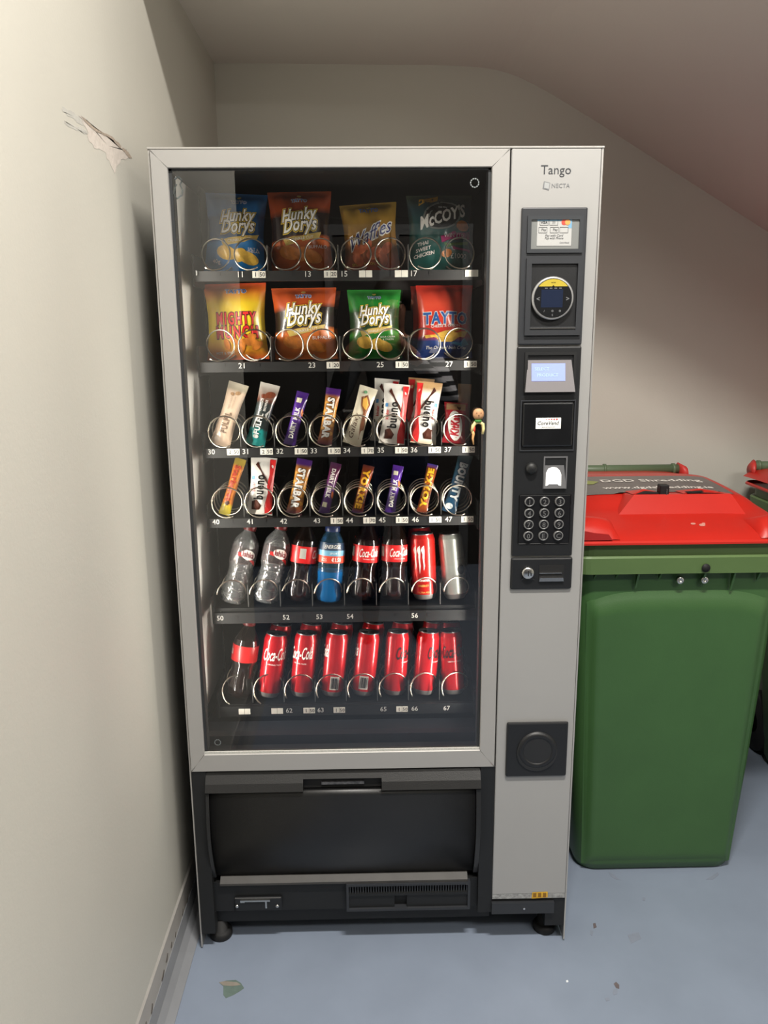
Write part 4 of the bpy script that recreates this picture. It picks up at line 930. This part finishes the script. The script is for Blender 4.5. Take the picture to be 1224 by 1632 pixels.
def cola_bottle(r_, ub, ut, vt, label, rot, yb=.135, lean=.02, bare=False):
    m_, hh = frame_of(r_, ub, ut, vt, yb, lean, .007)
    t = thing('drink_bottle', label, 'bottle', matrix=m_, group=GR_BOT, world=False)
    P = [(.012, .003), (.020, 0), (.027, .004), (.0315, .016), (.0325, .030), (.031, .042), (.0275, .058), (.0265, .070), (.028, .082), (.0310, .090), (.0315, .094), (.0315, .132), (.0310, .136), (.0285, .146), (.022, .160), (.0150, .172), (.0125, .178), (.0125, .184)]
    b = MB(); b.smooth = True; lath(b, P, 0, .146, c0=True); b.mat(1); lath(b, P, .146, .184)
    bt = b.build('bottle_body', [m_cola, m_colatop], t)
    # grip flutes round the lower body
    b = MB(); b.smooth = True
    for k in range(9):
        a = 2*PI*(k+.5)/9; b.tube([((r_b+.0002)*math.sin(a), -(r_b+.0002)*math.cos(a), z) for r_b, z in ((.0292, .012), (.0320, .024), (.0312, .038), (.0285, .052), (.0270, .064))], [.0008, .0022, .0026, .0018, .0006], 6)
    b.build('moulded_flutes', m_cola, t)
    b = MB(); b.smooth = True; b.lathe([(.0318, .093), (.0321, .0935), (.0321, .1325), (.0318, .133)], n=28, cap0=False, cap1=False)
    lb = b.build('label_band', m_lab, t)
    rf = prof_r([(.0321, 0), (.0321, .2)])
    if not bare:
        b = MB(); b.text('Coca-Cola', 0, .1165, on_b(rf, .0005, rot), w=.044, h=.020, shear=.35, offset=.012, up=.08); b.text('ORIGINAL TASTE', 0, .1010, on_b(rf, .0005, rot), w=.026)
        b.mat(1); b.rect(-.007, .007, .104, .128, on_b(rf, .0004, rot-1.5), 4)
        b.build('label_lettering', [m_pwht, mat('barcode_grey', (176, 176, 168))], t)
    b = MB(); b.smooth = True; b.lathe([(.0150, .180), (.0155, .181), (.0155, .196), (.0140, .199)], n=24); b.build('cap', m_redcap, t)
    return t
def water_bottle(ub, ut, vt, label):
    m_, hh = frame_of(4, ub, ut, vt, .133, .024, .004)
    t = thing('water_bottle', label, 'bottle', matrix=m_, group=GR_BOT, world=False)
    P = [(.014, .004), (.022, 0), (.028, .003), (.0315, .011), (.0325, .022), (.0315, .028), (.0325, .034), (.0312, .040), (.0318, .046), (.0295, .052), (.0302, .058), (.0275, .064), (.0283, .070), (.0270, .075), (.0280, .080), (.0272, .085), (.0290, .091), (.0312, .098), (.0315, .102), (.0315, .134), (.0312, .140), (.0285, .152), (.022, .163), (.0150, .172), (.0125, .177), (.0125, .183)]
    b = MB(); b.smooth = True; b.lathe(P, n=32, cap1=False); b.build('bottle_body', m_pet, t)
    rf = prof_r([(.0319, 0), (.0319, .2)])
    b = MB(); b.mat(0); b.patch([(-.020, .118), (-.010, .119), (.006, .114), (.022, .104), (.026, .098), (.024, .108), (.010, .120), (-.006, .127), (-.020, .126)][::-1], on_b(rf, .0004, .35), 2)
    b.mat(1); b.oval(.004, .123, .017, .0115, on_b(rf, .0007, .35), -14, 18, 2)
    b.mat(2); b.text('Ishka', .004, .124, on_b(rf, .0011, .35), w=.026, h=.013, offset=.02, up=-.12)
    b.build('label_print', [m_pred, m_pwht, mat('print_wine', (130, 24, 34), .4)], t)
    b = MB(); b.smooth = True; b.lathe([(.0315, .099), (.0317, .100), (.0317, .138), (.0315, .139)], n=32, cap0=False, cap1=False); b.build('label_band', glass_mat('clear_label', (.90, .86, .86), .8, .1, milk=.06, milkcol=(200, 180, 180)), t)
    b = MB(); b.smooth = True; b.lathe([(.0148, .178), (.0152, .179), (.0152, .191), (.0140, .193)], n=24); b.build('cap', m_redcap, t)
    return t
water_bottle(371, 396, 852, 'clear water bottle with red logo, leftmost on the bottle tray'); water_bottle(423, 446, 850, 'second clear water bottle, beside a dark cola bottle')
cola_bottle(4, 476, 487, 860, 'dark cola bottle between clear water and blue sports drink', 1.5)
def energy_bottle():
    m_, hh = frame_of(4, 524, 530, 848, .133, .02, .004)
    t = thing('drink_bottle', 'bright blue sports drink bottle with an orange price band', 'bottle', matrix=m_, group=GR_BOT, world=False)
    P = [(.016, .004), (.024, 0), (.0310, .006), (.0335, .016), (.0330, .028), (.0318, .034), (.0322, .040), (.0312, .046), (.0318, .052), (.0308, .058), (.0315, .066), (.0322, .074), (.0322, .118), (.0318, .130), (.0290, .144), (.022, .158), (.0165, .166), (.0150, .172)]
    b = MB(); b.smooth = True; lath(b, P, 0, .074, 32, c0=True); b.mat(1); lath(b, P, .074, .2, 32); b.build('bottle_body', [m_bluel, m_bluetop], t)
    b = MB(); b.smooth = True; b.lathe([(.028, .004), (.0300, .02), (.0300, .078), (.029, .0795)], n=28); b.build('drink_fill', mat('blue_liquid', (16, 104, 170), .15), t)
    rf = prof_r([(.0325, 0), (.0325, .126), (.0292, .145)])
    b = MB(); b.smooth = True; b.lathe([(.0324, .096), (.0326, .0965), (.0326, .1125), (.0324, .113)], n=32, cap0=False, cap1=False); b.mat(1); b.lathe([(.0324, .113), (.0325, .1135), (.0324, .126)], n=32, cap0=False, cap1=False)
    b.mat(2); b.lathe([(.0323, .126), (.0316, .134), (.0296, .144)], n=32, cap0=False, cap1=False)
    b.smooth = False; b.mat(3); b.text('€1.50', .013, .1045, on_b(rf, .0008), w=.021, h=.0095, offset=.02); b.text('ONLY', -.014, .1065, on_b(rf, .0008), w=.012); b.text('PRICE', -.014, .1020, on_b(rf, .0008), w=.012); b.text('ENERGISE', .004, .135, on_b(rf, .0010), w=.038, h=.0085, shear=.2, offset=.01); b.text('SPORT', .008, .1195, on_b(rf, .0010), w=.020)
    b.build('label_band', [mat('label_orange_red', (214, 74, 52), .35), mat('label_sky', (110, 168, 198), .35), mat('label_navy', (34, 58, 84), .35), m_pwht], t)
    b = MB(); b.smooth = True; b.lathe([(.0175, .168), (.0178, .169), (.0178, .186), (.012, .188), (.011, .197), (.009, .198)], n=24); b.build('cap', m_blkcap, t)
energy_bottle()
cola_bottle(4, 577, 586, 850, 'dark cola bottle directly right of the blue sports drink', .25); cola_bottle(4, 627, 630, 850, 'dark cola bottle directly left of the scarlet can', .35)
cola_bottle(4, 579, 588, 838, 'second dark cola bottle, behind the front one beside the blue sports drink', 0, yb=.205, bare=True); cola_bottle(4, 627, 630, 838, 'second dark cola bottle, behind the one next to the scarlet can', 0, yb=.205, bare=True)
cola_bottle(5, 381, 397, 995, 'dark cola bottle with red label on the bottom tray', -1.7, yb=.134)

# ---- small toy figure hanging inside the right edge of the door
def tp(u, v, y=-.0095): return at(u, v, y)
t0 = tp(762, 690); ty = thing('toy_figure', 'small bendy toy figure with green collar stuck to right edge of the glass', 'toy', tuple(t0))
b = MB(); b.smooth = True; c = tp(762.5, 660)
b.loft([[(c.x+.0115*s*math.cos(2*PI*k/16), c.y+.008*s*math.sin(2*PI*k/16), c.z+dz) for k in range(16)] for dz, s in ((-.0115, .35), (-.009, .75), (-.004, 1.), (.002, 1.02), (.007, .88), (.0105, .6), (.0118, .2))])
b.build('head', mat('toy_tan', (186, 140, 100), .6), ty, fix='normals')
b = MB()
for dx in (-.0045, .0045): b.lathe([(.0011, 0), (.0009, .001)], (c.x+dx, c.y-.0072, c.z+.003), 8, 'y')
b.lathe([(.0013, 0), (.0011, .0012)], (c.x, c.y-.0080, c.z-.002), 8, 'y'); b.build('face_marks', mat('toy_brown', (104, 70, 48), .6), ty)
b = MB(); b.smooth = True; c2 = tp(762, 671); b.lathe([(.006, -.003), (.0078, -.0015), (.0078, .0015), (.006, .003)], tuple(c2), 16); b.build('collar', mat('toy_green', (52, 118, 46), .6), ty)
pts = [(769, 692), (770.5, 684), (769.5, 676), (764, 672.5), (758, 673.5), (754, 679), (752.5, 688)]
b = MB(); b.smooth = True; b.tube([tp(*q) for q in pts], [.0022, .0032, .0036, .0040, .0040, .0038, .0034], 10); b.build('bent_body', mat('toy_cream', (232, 216, 150), .6), ty)
b = MB(); b.smooth = True; b.tube([tp(756, 679), tp(755, 685), tp(755.5, 689)], [.002, .0036, .0022], 10); b.build('red_patch', mat('toy_red', (214, 62, 40), .6), ty)
b = MB(); b.smooth = True; b.tube([tp(753.5, 687), tp(754.5, 692), tp(753.5, 699), tp(754.8, 708.5)], [.0034, .0030, .0022, .0012], 10); b.build('trailing_leg', mat('toy_skin', (226, 172, 112), .6), ty)

# ================================================================== WHEELIE BINS
m_green = mat('green_bin_plastic', (54, 88, 46), .42, var=.05, vscale=8, bump=.10, bscale=300)
m_green2 = mat('green_rim_plastic', (82, 106, 60), .42, var=.04, vscale=8, bump=.06, bscale=300)
m_bar = mat('handle_green', (86, 104, 78), .45)
m_red = mat('red_lid_plastic', (178, 34, 24), .36, var=.03, vscale=10, bump=.05, bscale=250)
m_redd = mat('red_hinge', (186, 52, 46), .5); m_wheel = mat('wheel_rubber', (22, 22, 23), .7)
def rrect(x0, x1, y0, y1, r, z, n=6):
    P = []
    for cx, cy, a in ((x1-r, y0+r, -90), (x1-r, y1-r, 0), (x0+r, y1-r, 90), (x0+r, y0+r, 180)):
        for i in range(n+1): t = R(a+90*i/n); P.append((cx+r*math.cos(t), cy+r*math.sin(t), z))
    return P
def bin_(ox, oy, label, detail=True):
    t = thing('wheelie_bin', label, 'bin', (ox, oy, 0), 'green wheelie bins with red lids')
    X = lambda x: x+ox; Y = lambda y: y+oy
    # body, widening upwards: bottom 0.45 x 0.50, top 0.55 x 0.64
    b = MB(); b.smooth = True; rings = []
    for z, hx, y0, y1, r in ((.0, .190, .055, .52, .05), (.006, .216, .032, .56, .05), (.03, .224, .024, .58, .05), (.30, .240, .017, .62, .05), (.62, .256, .010, .66, .048), (.83, .264, .009, .68, .045), (.90, .266, .009, .69, .045)):
        rings.append(rrect(X(-hx), X(hx), Y(y0), Y(y1), r, z))
    b.loft(rings, True, False); b.build('bin_body', m_green, t)
    # arched front panel standing slightly proud
    b = MB(); b.smooth = True
    def pan(u, v):
        z = .022 + v*(.757 + .030*(1-(2*u-1)**4)); hx = (.224+.034*z/.83)*.93
        x = -hx + 2*hx*u; yf = .024-.027*z/.83
        e = min(1, min(u, 1-u, (1-v)*1.2, .02+v*1.2)*16)
        return (X(x), Y(yf+.012-.015*(e*e*(3-2*e))), z)
    b.grid(pan, 64, 44); b.build('front_panel', m_green, t)
    # rim: two steps
    b = MB(); b.smooth = False; rr = []
    for z, g in ((.862, .0), (.860, .020), (.9005, .024), (.905, .020), (.905, .014), (.934, .012), (.936, .006), (.936, -.010)):
        rr.append(rrect(X(-.270-g), X(.270+g), Y(-.004-g), Y(.69+g), .05, z))
    b.loft(rr, False, False); b.build('rim', m_green2, t, fix='normals')
    for k, x in enumerate((-.225, -.17, -.118, -.06, .05, .125, .19)):
        h_ = (.020, .018, .045, .022, .04, .055, .03)[k]
        sub('rim_rib', m_green, t, lambda b: b.prism([(Y(-.020), .861), (Y(.0), .861), (Y(.0), .861-h_)], 'x', X(x-.0025), X(x+.0025)), fix='normals')
    b = MB(); b.smooth = True; b.lathe([(.0105, .0), (.0105, .002)], (X(.045), Y(-.0275), .8745), 20, 'y'); b.build('lock_hole', m_dark, t)
    for x in (-.009, .053):
        b = MB(); b.smooth = True; b.lathe([(.010, -.004), (.010, .004), (.007, .006), (.003, .006), (.0025, .003)], (X(x), Y(-.006), .838), 16, 'y'); b.build('rivet', m_chrome, t)
    # lid
    def zl(x, y):
        u = abs(x)/.300; v = (y+.035)/.76
        e = max(0, 1-u**5)*1.0
        f = min(1, v/.06)**.5 if v < .06 else 1
        base = .957 + .016*min(1, v/.30) + .030*math.sin(PI*min(max((v-.05)/1.15, 0), 1))
        S_ = lambda t: (lambda q: q*q*(3-2*q))(min(1, max(0, t)))
        pad = .020*S_((.285-abs(x))/.06)*S_((y-.13)/.08)*S_((.64-y)/.2)
        return .945 + (base-.945)*f*(.35+.65*e**.7) + pad
    b = MB(); b.smooth = True
    b.grid(lambda u, v: (X((u*2-1)*.300*(1-.035*(1-min(1, v*12))**2)), Y(-.035+.76*v), zl((u*2-1)*.300, -.035+.76*v)), 36, 44)
    b.smooth = False
    b.loft([rrect(X(-.298), X(.298), Y(-.036), Y(.725), .035, .946), rrect(X(-.303), X(.303), Y(-.041), Y(.728), .038, .942), rrect(X(-.303), X(.303), Y(-.041), Y(.728), .038, .9375), rrect(X(-.29), X(.29), Y(-.03), Y(.72), .038, .9365)], False, True)
    lid = b.build('lid', m_red, t)
    # raised paper slot block
    b = MB(); zt = 1.000; yb0, yb1 = .105, .205
    b.loft([[(X(-.150), Y(.100), .966), (X(.205), Y(.100), .966), (X(.195), Y(.36), .985), (X(-.14), Y(.36), .985)],
            [(X(-.085), Y(.150), 1.022), (X(.175), Y(.150), 1.022), (X(.175), Y(.36), 1.000), (X(-.11), Y(.36), 1.000)]], True, True)
    b.build('slot_block', m_red, lid, fix='normals')
    for x0, x1, s in ((-.078, -.014, 1), (.060, .150, -1)):
        sub('slot_opening', m_dark, lid, lambda b: b.prism([(X(x0), 1.0225), (X(x1), 1.0225), (X(x1 if s > 0 else x0), 1.0245), (X((x0+x1)/2), 1.027)], 'y', Y(.156), Y(.175)), fix='normals')
        sub('slot_lip', m_red, lid, lambda b: b.add([(X(x0-.01), Y(.156), 1.0222), (X(x1+.01), Y(.156), 1.0222), (X((x0+x1)/2), Y(.19), 1.029), (X(x0-.01), Y(.22), 1.018), (X(x1+.01), Y(.22), 1.018)], [(0, 2, 3), (2, 1, 4), (0, 1, 2), (2, 4, 3)]))
    sub('slot_lock', m_black, lid, lambda b: b.rbox(X(-.016), X(.009), Y(.150), Y(.175), 1.010, 1.046, .002)); sub('lock_glint', m_chrome, lid, lambda b: b.box(X(.001), X(.003), Y(.1485), Y(.151), 1.014, 1.036))
    if detail:
        zz = lambda x, y: max(zl(x, y), 1.0225-(y-.150)*.105 if -.11 < x < .175 and y < .36 else 0)
        def st(x, y): return (X(x), Y(y), zz(x, min(y, .70))+.0012)
        b = MB(); b.grid(lambda u, v: st((-.21+.42*u)*(1-.0*v), .205+.215*v), 20, 10)
        k_ = mat('grey_sticker', (92, 86, 84), .3, var=.05, vscale=30)
        b.mat(1); b.text('DGD Shredding', .03, .345, lambda x, y: (X(x), Y(y), zz(x, y)+.0022), w=.29, h=.040, offset=.02); b.text('www.dgdshredding.ie', .02, .262, lambda x, y: (X(x), Y(y), zz(x, y)+.0022), w=.31, h=.030, offset=.02)
        b.mat(2); b.patch([(-.195, .345), (-.16, .365), (-.125, .34), (-.15, .31), (-.18, .315)], lambda x, y: (X(x), Y(y), zz(x, y)+.0022), 2)
        b.build('lid_sticker', [k_, mat('sticker_white', (214, 208, 200), .5), mat('sticker_olive', (140, 146, 84), .5)], lid, label='dark grey sticker with white lettering')
        b = MB()
        for x, y, r in ((.035, .045, .0055), (.055, .037, .007), (.062, .046, .004)): b.oval(x, y, r*1.3, r, lambda x, y: (X(x), Y(y), zl(x, y)+.0008), 30)
        b.build('scratch_mark', mat('scuff_pale', (190, 130, 118), .6, var=.2, vscale=400), lid)
    # front corner lifting lugs
    for s in (-1, 1):
        b = MB(); b.smooth = True
        def lug(u, v, s=s):
            x = s*(.300-.125*u); y = -.032+.11*v
            z = zl(x, y) + .036*math.sin(PI*min(1, .12+.88*v))*(1-.55*u**3)*(1 if u < .999 else 0)*(1 if v > .001 else .15)
            return (X(x), Y(y), z)
        b.grid(lug, 12, 10); b.build('lid_lug', m_red, lid)
        sub('lug_recess_shadow', mat('red_recess_shade', (150, 22, 20), .5), lid, lambda b: b.prism([(X(s*.297), .949), (X(s*.195), .949), (X(s*.205), .962), (X(s*.24), .966), (X(s*.27), .972), (X(s*.294), .974)], 'y', Y(-.0365), Y(-.030)), fix='normals')  # darker red piece paints the shadow gap under the lug
    # hinge bar
    b = MB(); b.smooth = True; b.tube([(X(-.262), Y(.735), .992), (X(.262), Y(.735), .992)], .0155, 16); hb_ = b.build('hinge_bar', m_bar, t)
    for x in (-.245, -.185, .01, .245):
        b = MB(); b.smooth = True; b.tube([(X(x-.004), Y(.735), .992), (X(x+.004), Y(.735), .992)], .0195, 16); b.build('bar_collar', m_bar, hb_)
    for s in (-1, 1):
        b = MB(); b.smooth = True; b.loft([[(X(s*.262), Y(.735)+.024*math.cos(2*PI*k/14)-.0, .988+.026*math.sin(2*PI*k/14)) for k in range(14)], [(X(s*.280), Y(.715)+.030*math.cos(2*PI*k/14), .980+.024*math.sin(2*PI*k/14)) for k in range(14)]]); b.build('hinge_cheek', m_redd, lid, fix='normals')
    for s in (-1, 1):
        b = MB(); b.smooth = True; b.lathe([(.10, -.022), (.105, -.016), (.105, .016), (.10, .022), (.04, .024), (.04, -.022)], (X(s*.205), Y(.64), .105), 28, 'x'); b.build('wheel', m_wheel, t, fix='normals')
    t.scale = (1, 1, 1.028)
    return t
bin_(1.2150, .226, 'green wheelie bin with red slotted lid beside the vending machine')
bin_(2.02, .27, 'second green wheelie bin with red lid at the right edge', False)

# ================================================================== THE PHOTOGRAPHER (stands behind the viewpoint, seen mirrored in the glass)
def make_person():
    J = []; E = []; Rr = []
    def v(p, r, parent=None):
        J.append(Vector(p)); Rr.append(r); i = len(J)-1
        if parent is not None: E.append((parent, i))
        return i
    px, py = .545, -2.10
    pel = v((px, py, .96), (.150, .105)); sp = v((px, py, 1.10), (.135, .10), pel); ch = v((px, py-.01, 1.27), (.155, .115), sp); uc = v((px, py-.01, 1.39), (.12, .09), ch)
    nk = v((px, py+.005, 1.475), (.052, .052), uc); hd0 = v((px-.005, py+.03, 1.545), (.062, .078), nk); hd1 = v((px-.005, py+.035, 1.62), (.074, .092), hd0); v((px-.005, py+.02, 1.69), (.055, .066), hd1)
    for s in (-1, 1):
        hip = v((px+s*.095, py, .90), (.092, .095), pel); kn = v((px+s*.115, py+.02, .50), (.060, .062), hip); v((px+s*.116, py, .28), (.052, .056), kn); an = v((px+s*.12, py-.015, .085), (.040, .045), len(J)-1)
        ft = v((px+s*.125, py+.06, .045), (.042, .036), an); v((px+s*.135, py+.17, .032), (.040, .026), ft)
        sh = v((px+s*.175, py-.005, 1.385), (.062, .062), uc)
        if s > 0: el, wr, hp = (px+.265, py+.14, 1.17), (.600, -1.775, 1.405), (.545, -1.735, 1.455)
        else: el, wr, hp = (px-.275, py+.14, 1.15), (.325, -1.775, 1.375), (.365, -1.735, 1.425)
        e = v(el, (.046, .046), sh); m1 = v(((el[0]+wr[0])/2, (el[1]+wr[1])/2, (el[2]+wr[2])/2), (.043, .043), e); w_ = v(wr, (.031, .031), m1); h = v(hp, (.034, .022), w_)
        hv = Vector(hp)
        for k in range(4):                                  # fingers curl round the back of the phone
            b0 = hv + Vector((-s*.012, .012, .028-.017*k)); f0 = v(b0, (.0095, .0095), h); f1 = v(b0+Vector((-s*(.026+.004*(k in (1, 2))), .016, .004)), (.0085, .0085), f0); v(b0+Vector((-s*(.046+.008*(k in (1, 2))), .004, .004)), (.0075, .0075), f1)
        t0 = v(hv+Vector((-s*.006, -.020, .022)), (.0105, .0105), h); t1 = v(hv+Vector((-s*.024, -.030, .040)), (.0095, .0095), t0); v(hv+Vector((-s*.044, -.026, .046)), (.008, .008), t1)
    me = bpy.data.meshes.new('body_cage'); me.from_pydata([tuple(p) for p in J], E, []); ob = bpy.data.objects.new('body_cage', me); COL.objects.link(ob)
    sk_ = ob.modifiers.new('s', 'SKIN'); sk_.use_smooth_shade = True
    for i, sv in enumerate(me.skin_vertices[0].data): sv.radius = Rr[i]; sv.use_root = (i == 0)
    ob.modifiers.new('d', 'SUBSURF').levels = 2
    dg = bpy.context.evaluated_depsgraph_get(); fin = bpy.data.meshes.new_from_object(ob.evaluated_get(dg)); bpy.data.objects.remove(ob)
    m_skin = mat('skin', (150, 104, 84), .5, var=.05, vscale=30); m_top = mat('dark_top', (26, 28, 34), .8, var=.1, vscale=60); m_jean = mat('dark_jeans', (30, 40, 66), .8, var=.12, vscale=90); m_shoe = mat('black_shoes', (22, 22, 22), .5)
    ms = bpy.data.materials.new('striped_sleeve'); ms.use_nodes = True; nt = ms.node_tree; bs = nt.nodes['Principled BSDF']; bs.inputs['Roughness'].default_value = .85
    tc = nt.nodes.new('ShaderNodeTexCoord'); wv = nt.nodes.new('ShaderNodeTexWave'); wv.bands_direction = 'Z'; wv.inputs['Scale'].default_value = 7.5; cr = nt.nodes.new('ShaderNodeValToRGB'); cr.color_ramp.interpolation = 'CONSTANT'
    cr.color_ramp.elements[0].color = (*lin((26, 26, 30)), 1); cr.color_ramp.elements[1].position = .42; cr.color_ramp.elements[1].color = (*lin((196, 194, 198)), 1)
    nt.links.new(tc.outputs['Object'], wv.inputs['Vector']); nt.links.new(wv.outputs['Fac'], cr.inputs[0]); nt.links.new(cr.outputs[0], bs.inputs['Base Color'])
    fin.materials.clear()
    for m in (m_skin, m_top, m_jean, m_shoe, ms): fin.materials.append(m)
    for p in fin.polygons:
        c = p.center; arm = c.y > py+.10 and 1.05 < c.z < 1.55
        p.use_smooth = True
        if c.z > 1.465 and not arm: k = 0
        elif arm and c.y > -1.782: k = 0
        elif arm: k = 4 if c.x > px else 1
        elif c.x-px > .17 and c.z > 1.1: k = 4
        elif c.z > .93: k = 1
        elif c.z > .09: k = 2
        else: k = 3
        p.material_index = k
    t = thing('person', 'person in dark top with striped sleeves holding up a phone', 'person', (px, py, 0))
    for vv in fin.vertices: vv.co -= Vector((px, py, 0))
    body = bpy.data.objects.new('body', fin); COL.objects.link(body); body.parent = t
    hx, hy, hz = px-.005, py+.035, 1.62
    b = MB(); b.smooth = True; b.loft([[(hx+(.086*s_)*math.cos(2*PI*k/20), hy-.012+(.104*s_)*math.sin(2*PI*k/20)*(1 if math.sin(2*PI*k/20) < 0 else .80), hz+dz+(.028 if math.sin(2*PI*k/20) > .2 else 0)*(1 if dz < .05 else 0)) for k in range(20)] for dz, s_ in ((-.035, .99), (.02, 1.06), (.06, 1.0), (.095, .78), (.115, .35))]); b.build('hair', mat('dark_hair', (40, 30, 24), .6, var=.2, vscale=120), t, fix='normals')
    b = MB(); b.smooth = True
    for sx_ in (-.030, .030): b.lathe([(.0005, -.008), (.008, -.006), (.011, 0), (.008, .006), (.0005, .008)], (hx+sx_, hy+.083, hz-.005), 12)
    b.build('eyes', mat('eye_white', (60, 52, 46), .2), t)
    b = MB(); b.smooth = True; b.tube([(hx, hy+.088, hz-.005), (hx, hy+.102, hz-.03), (hx, hy+.090, hz-.045)], [.008, .013, .009], 8); b.build('nose', m_skin, t)
    b = MB(); b.smooth = True; b.tube([(hx-.024, hy+.080, hz-.066), (hx, hy+.090, hz-.067), (hx+.024, hy+.080, hz-.066)], [.003, .006, .003], 8); b.build('mouth', mat('lips', (168, 96, 88), .5), t)
    for sx_ in (-1, 1):
        b = MB(); b.smooth = True; b.tube([(hx+sx_*.078, hy-.005, hz+.018), (hx+sx_*.088, hy-.012, hz), (hx+sx_*.078, hy-.004, hz-.028)], [.008, .014, .008], 8); b.build('ear', m_skin, t)
    ph = thing('mobile_phone', 'dark mobile phone held up by the person facing the machine', 'phone', (.455, -1.70, 1.36))
    sub('phone_case', mat('phone_black', (18, 18, 20), .3), ph, lambda b: b.rbox(.400, .510, -1.700, -1.688, 1.375, 1.50, .004, 2))
    sub('phone_lens', mat('lens_glass', (10, 10, 14), .05), ph, lambda b: b.lathe([(.008, 0), (.008, .0), (.007, .002)], (.425, -1.700, 1.465), 16, 'y'))
make_person()
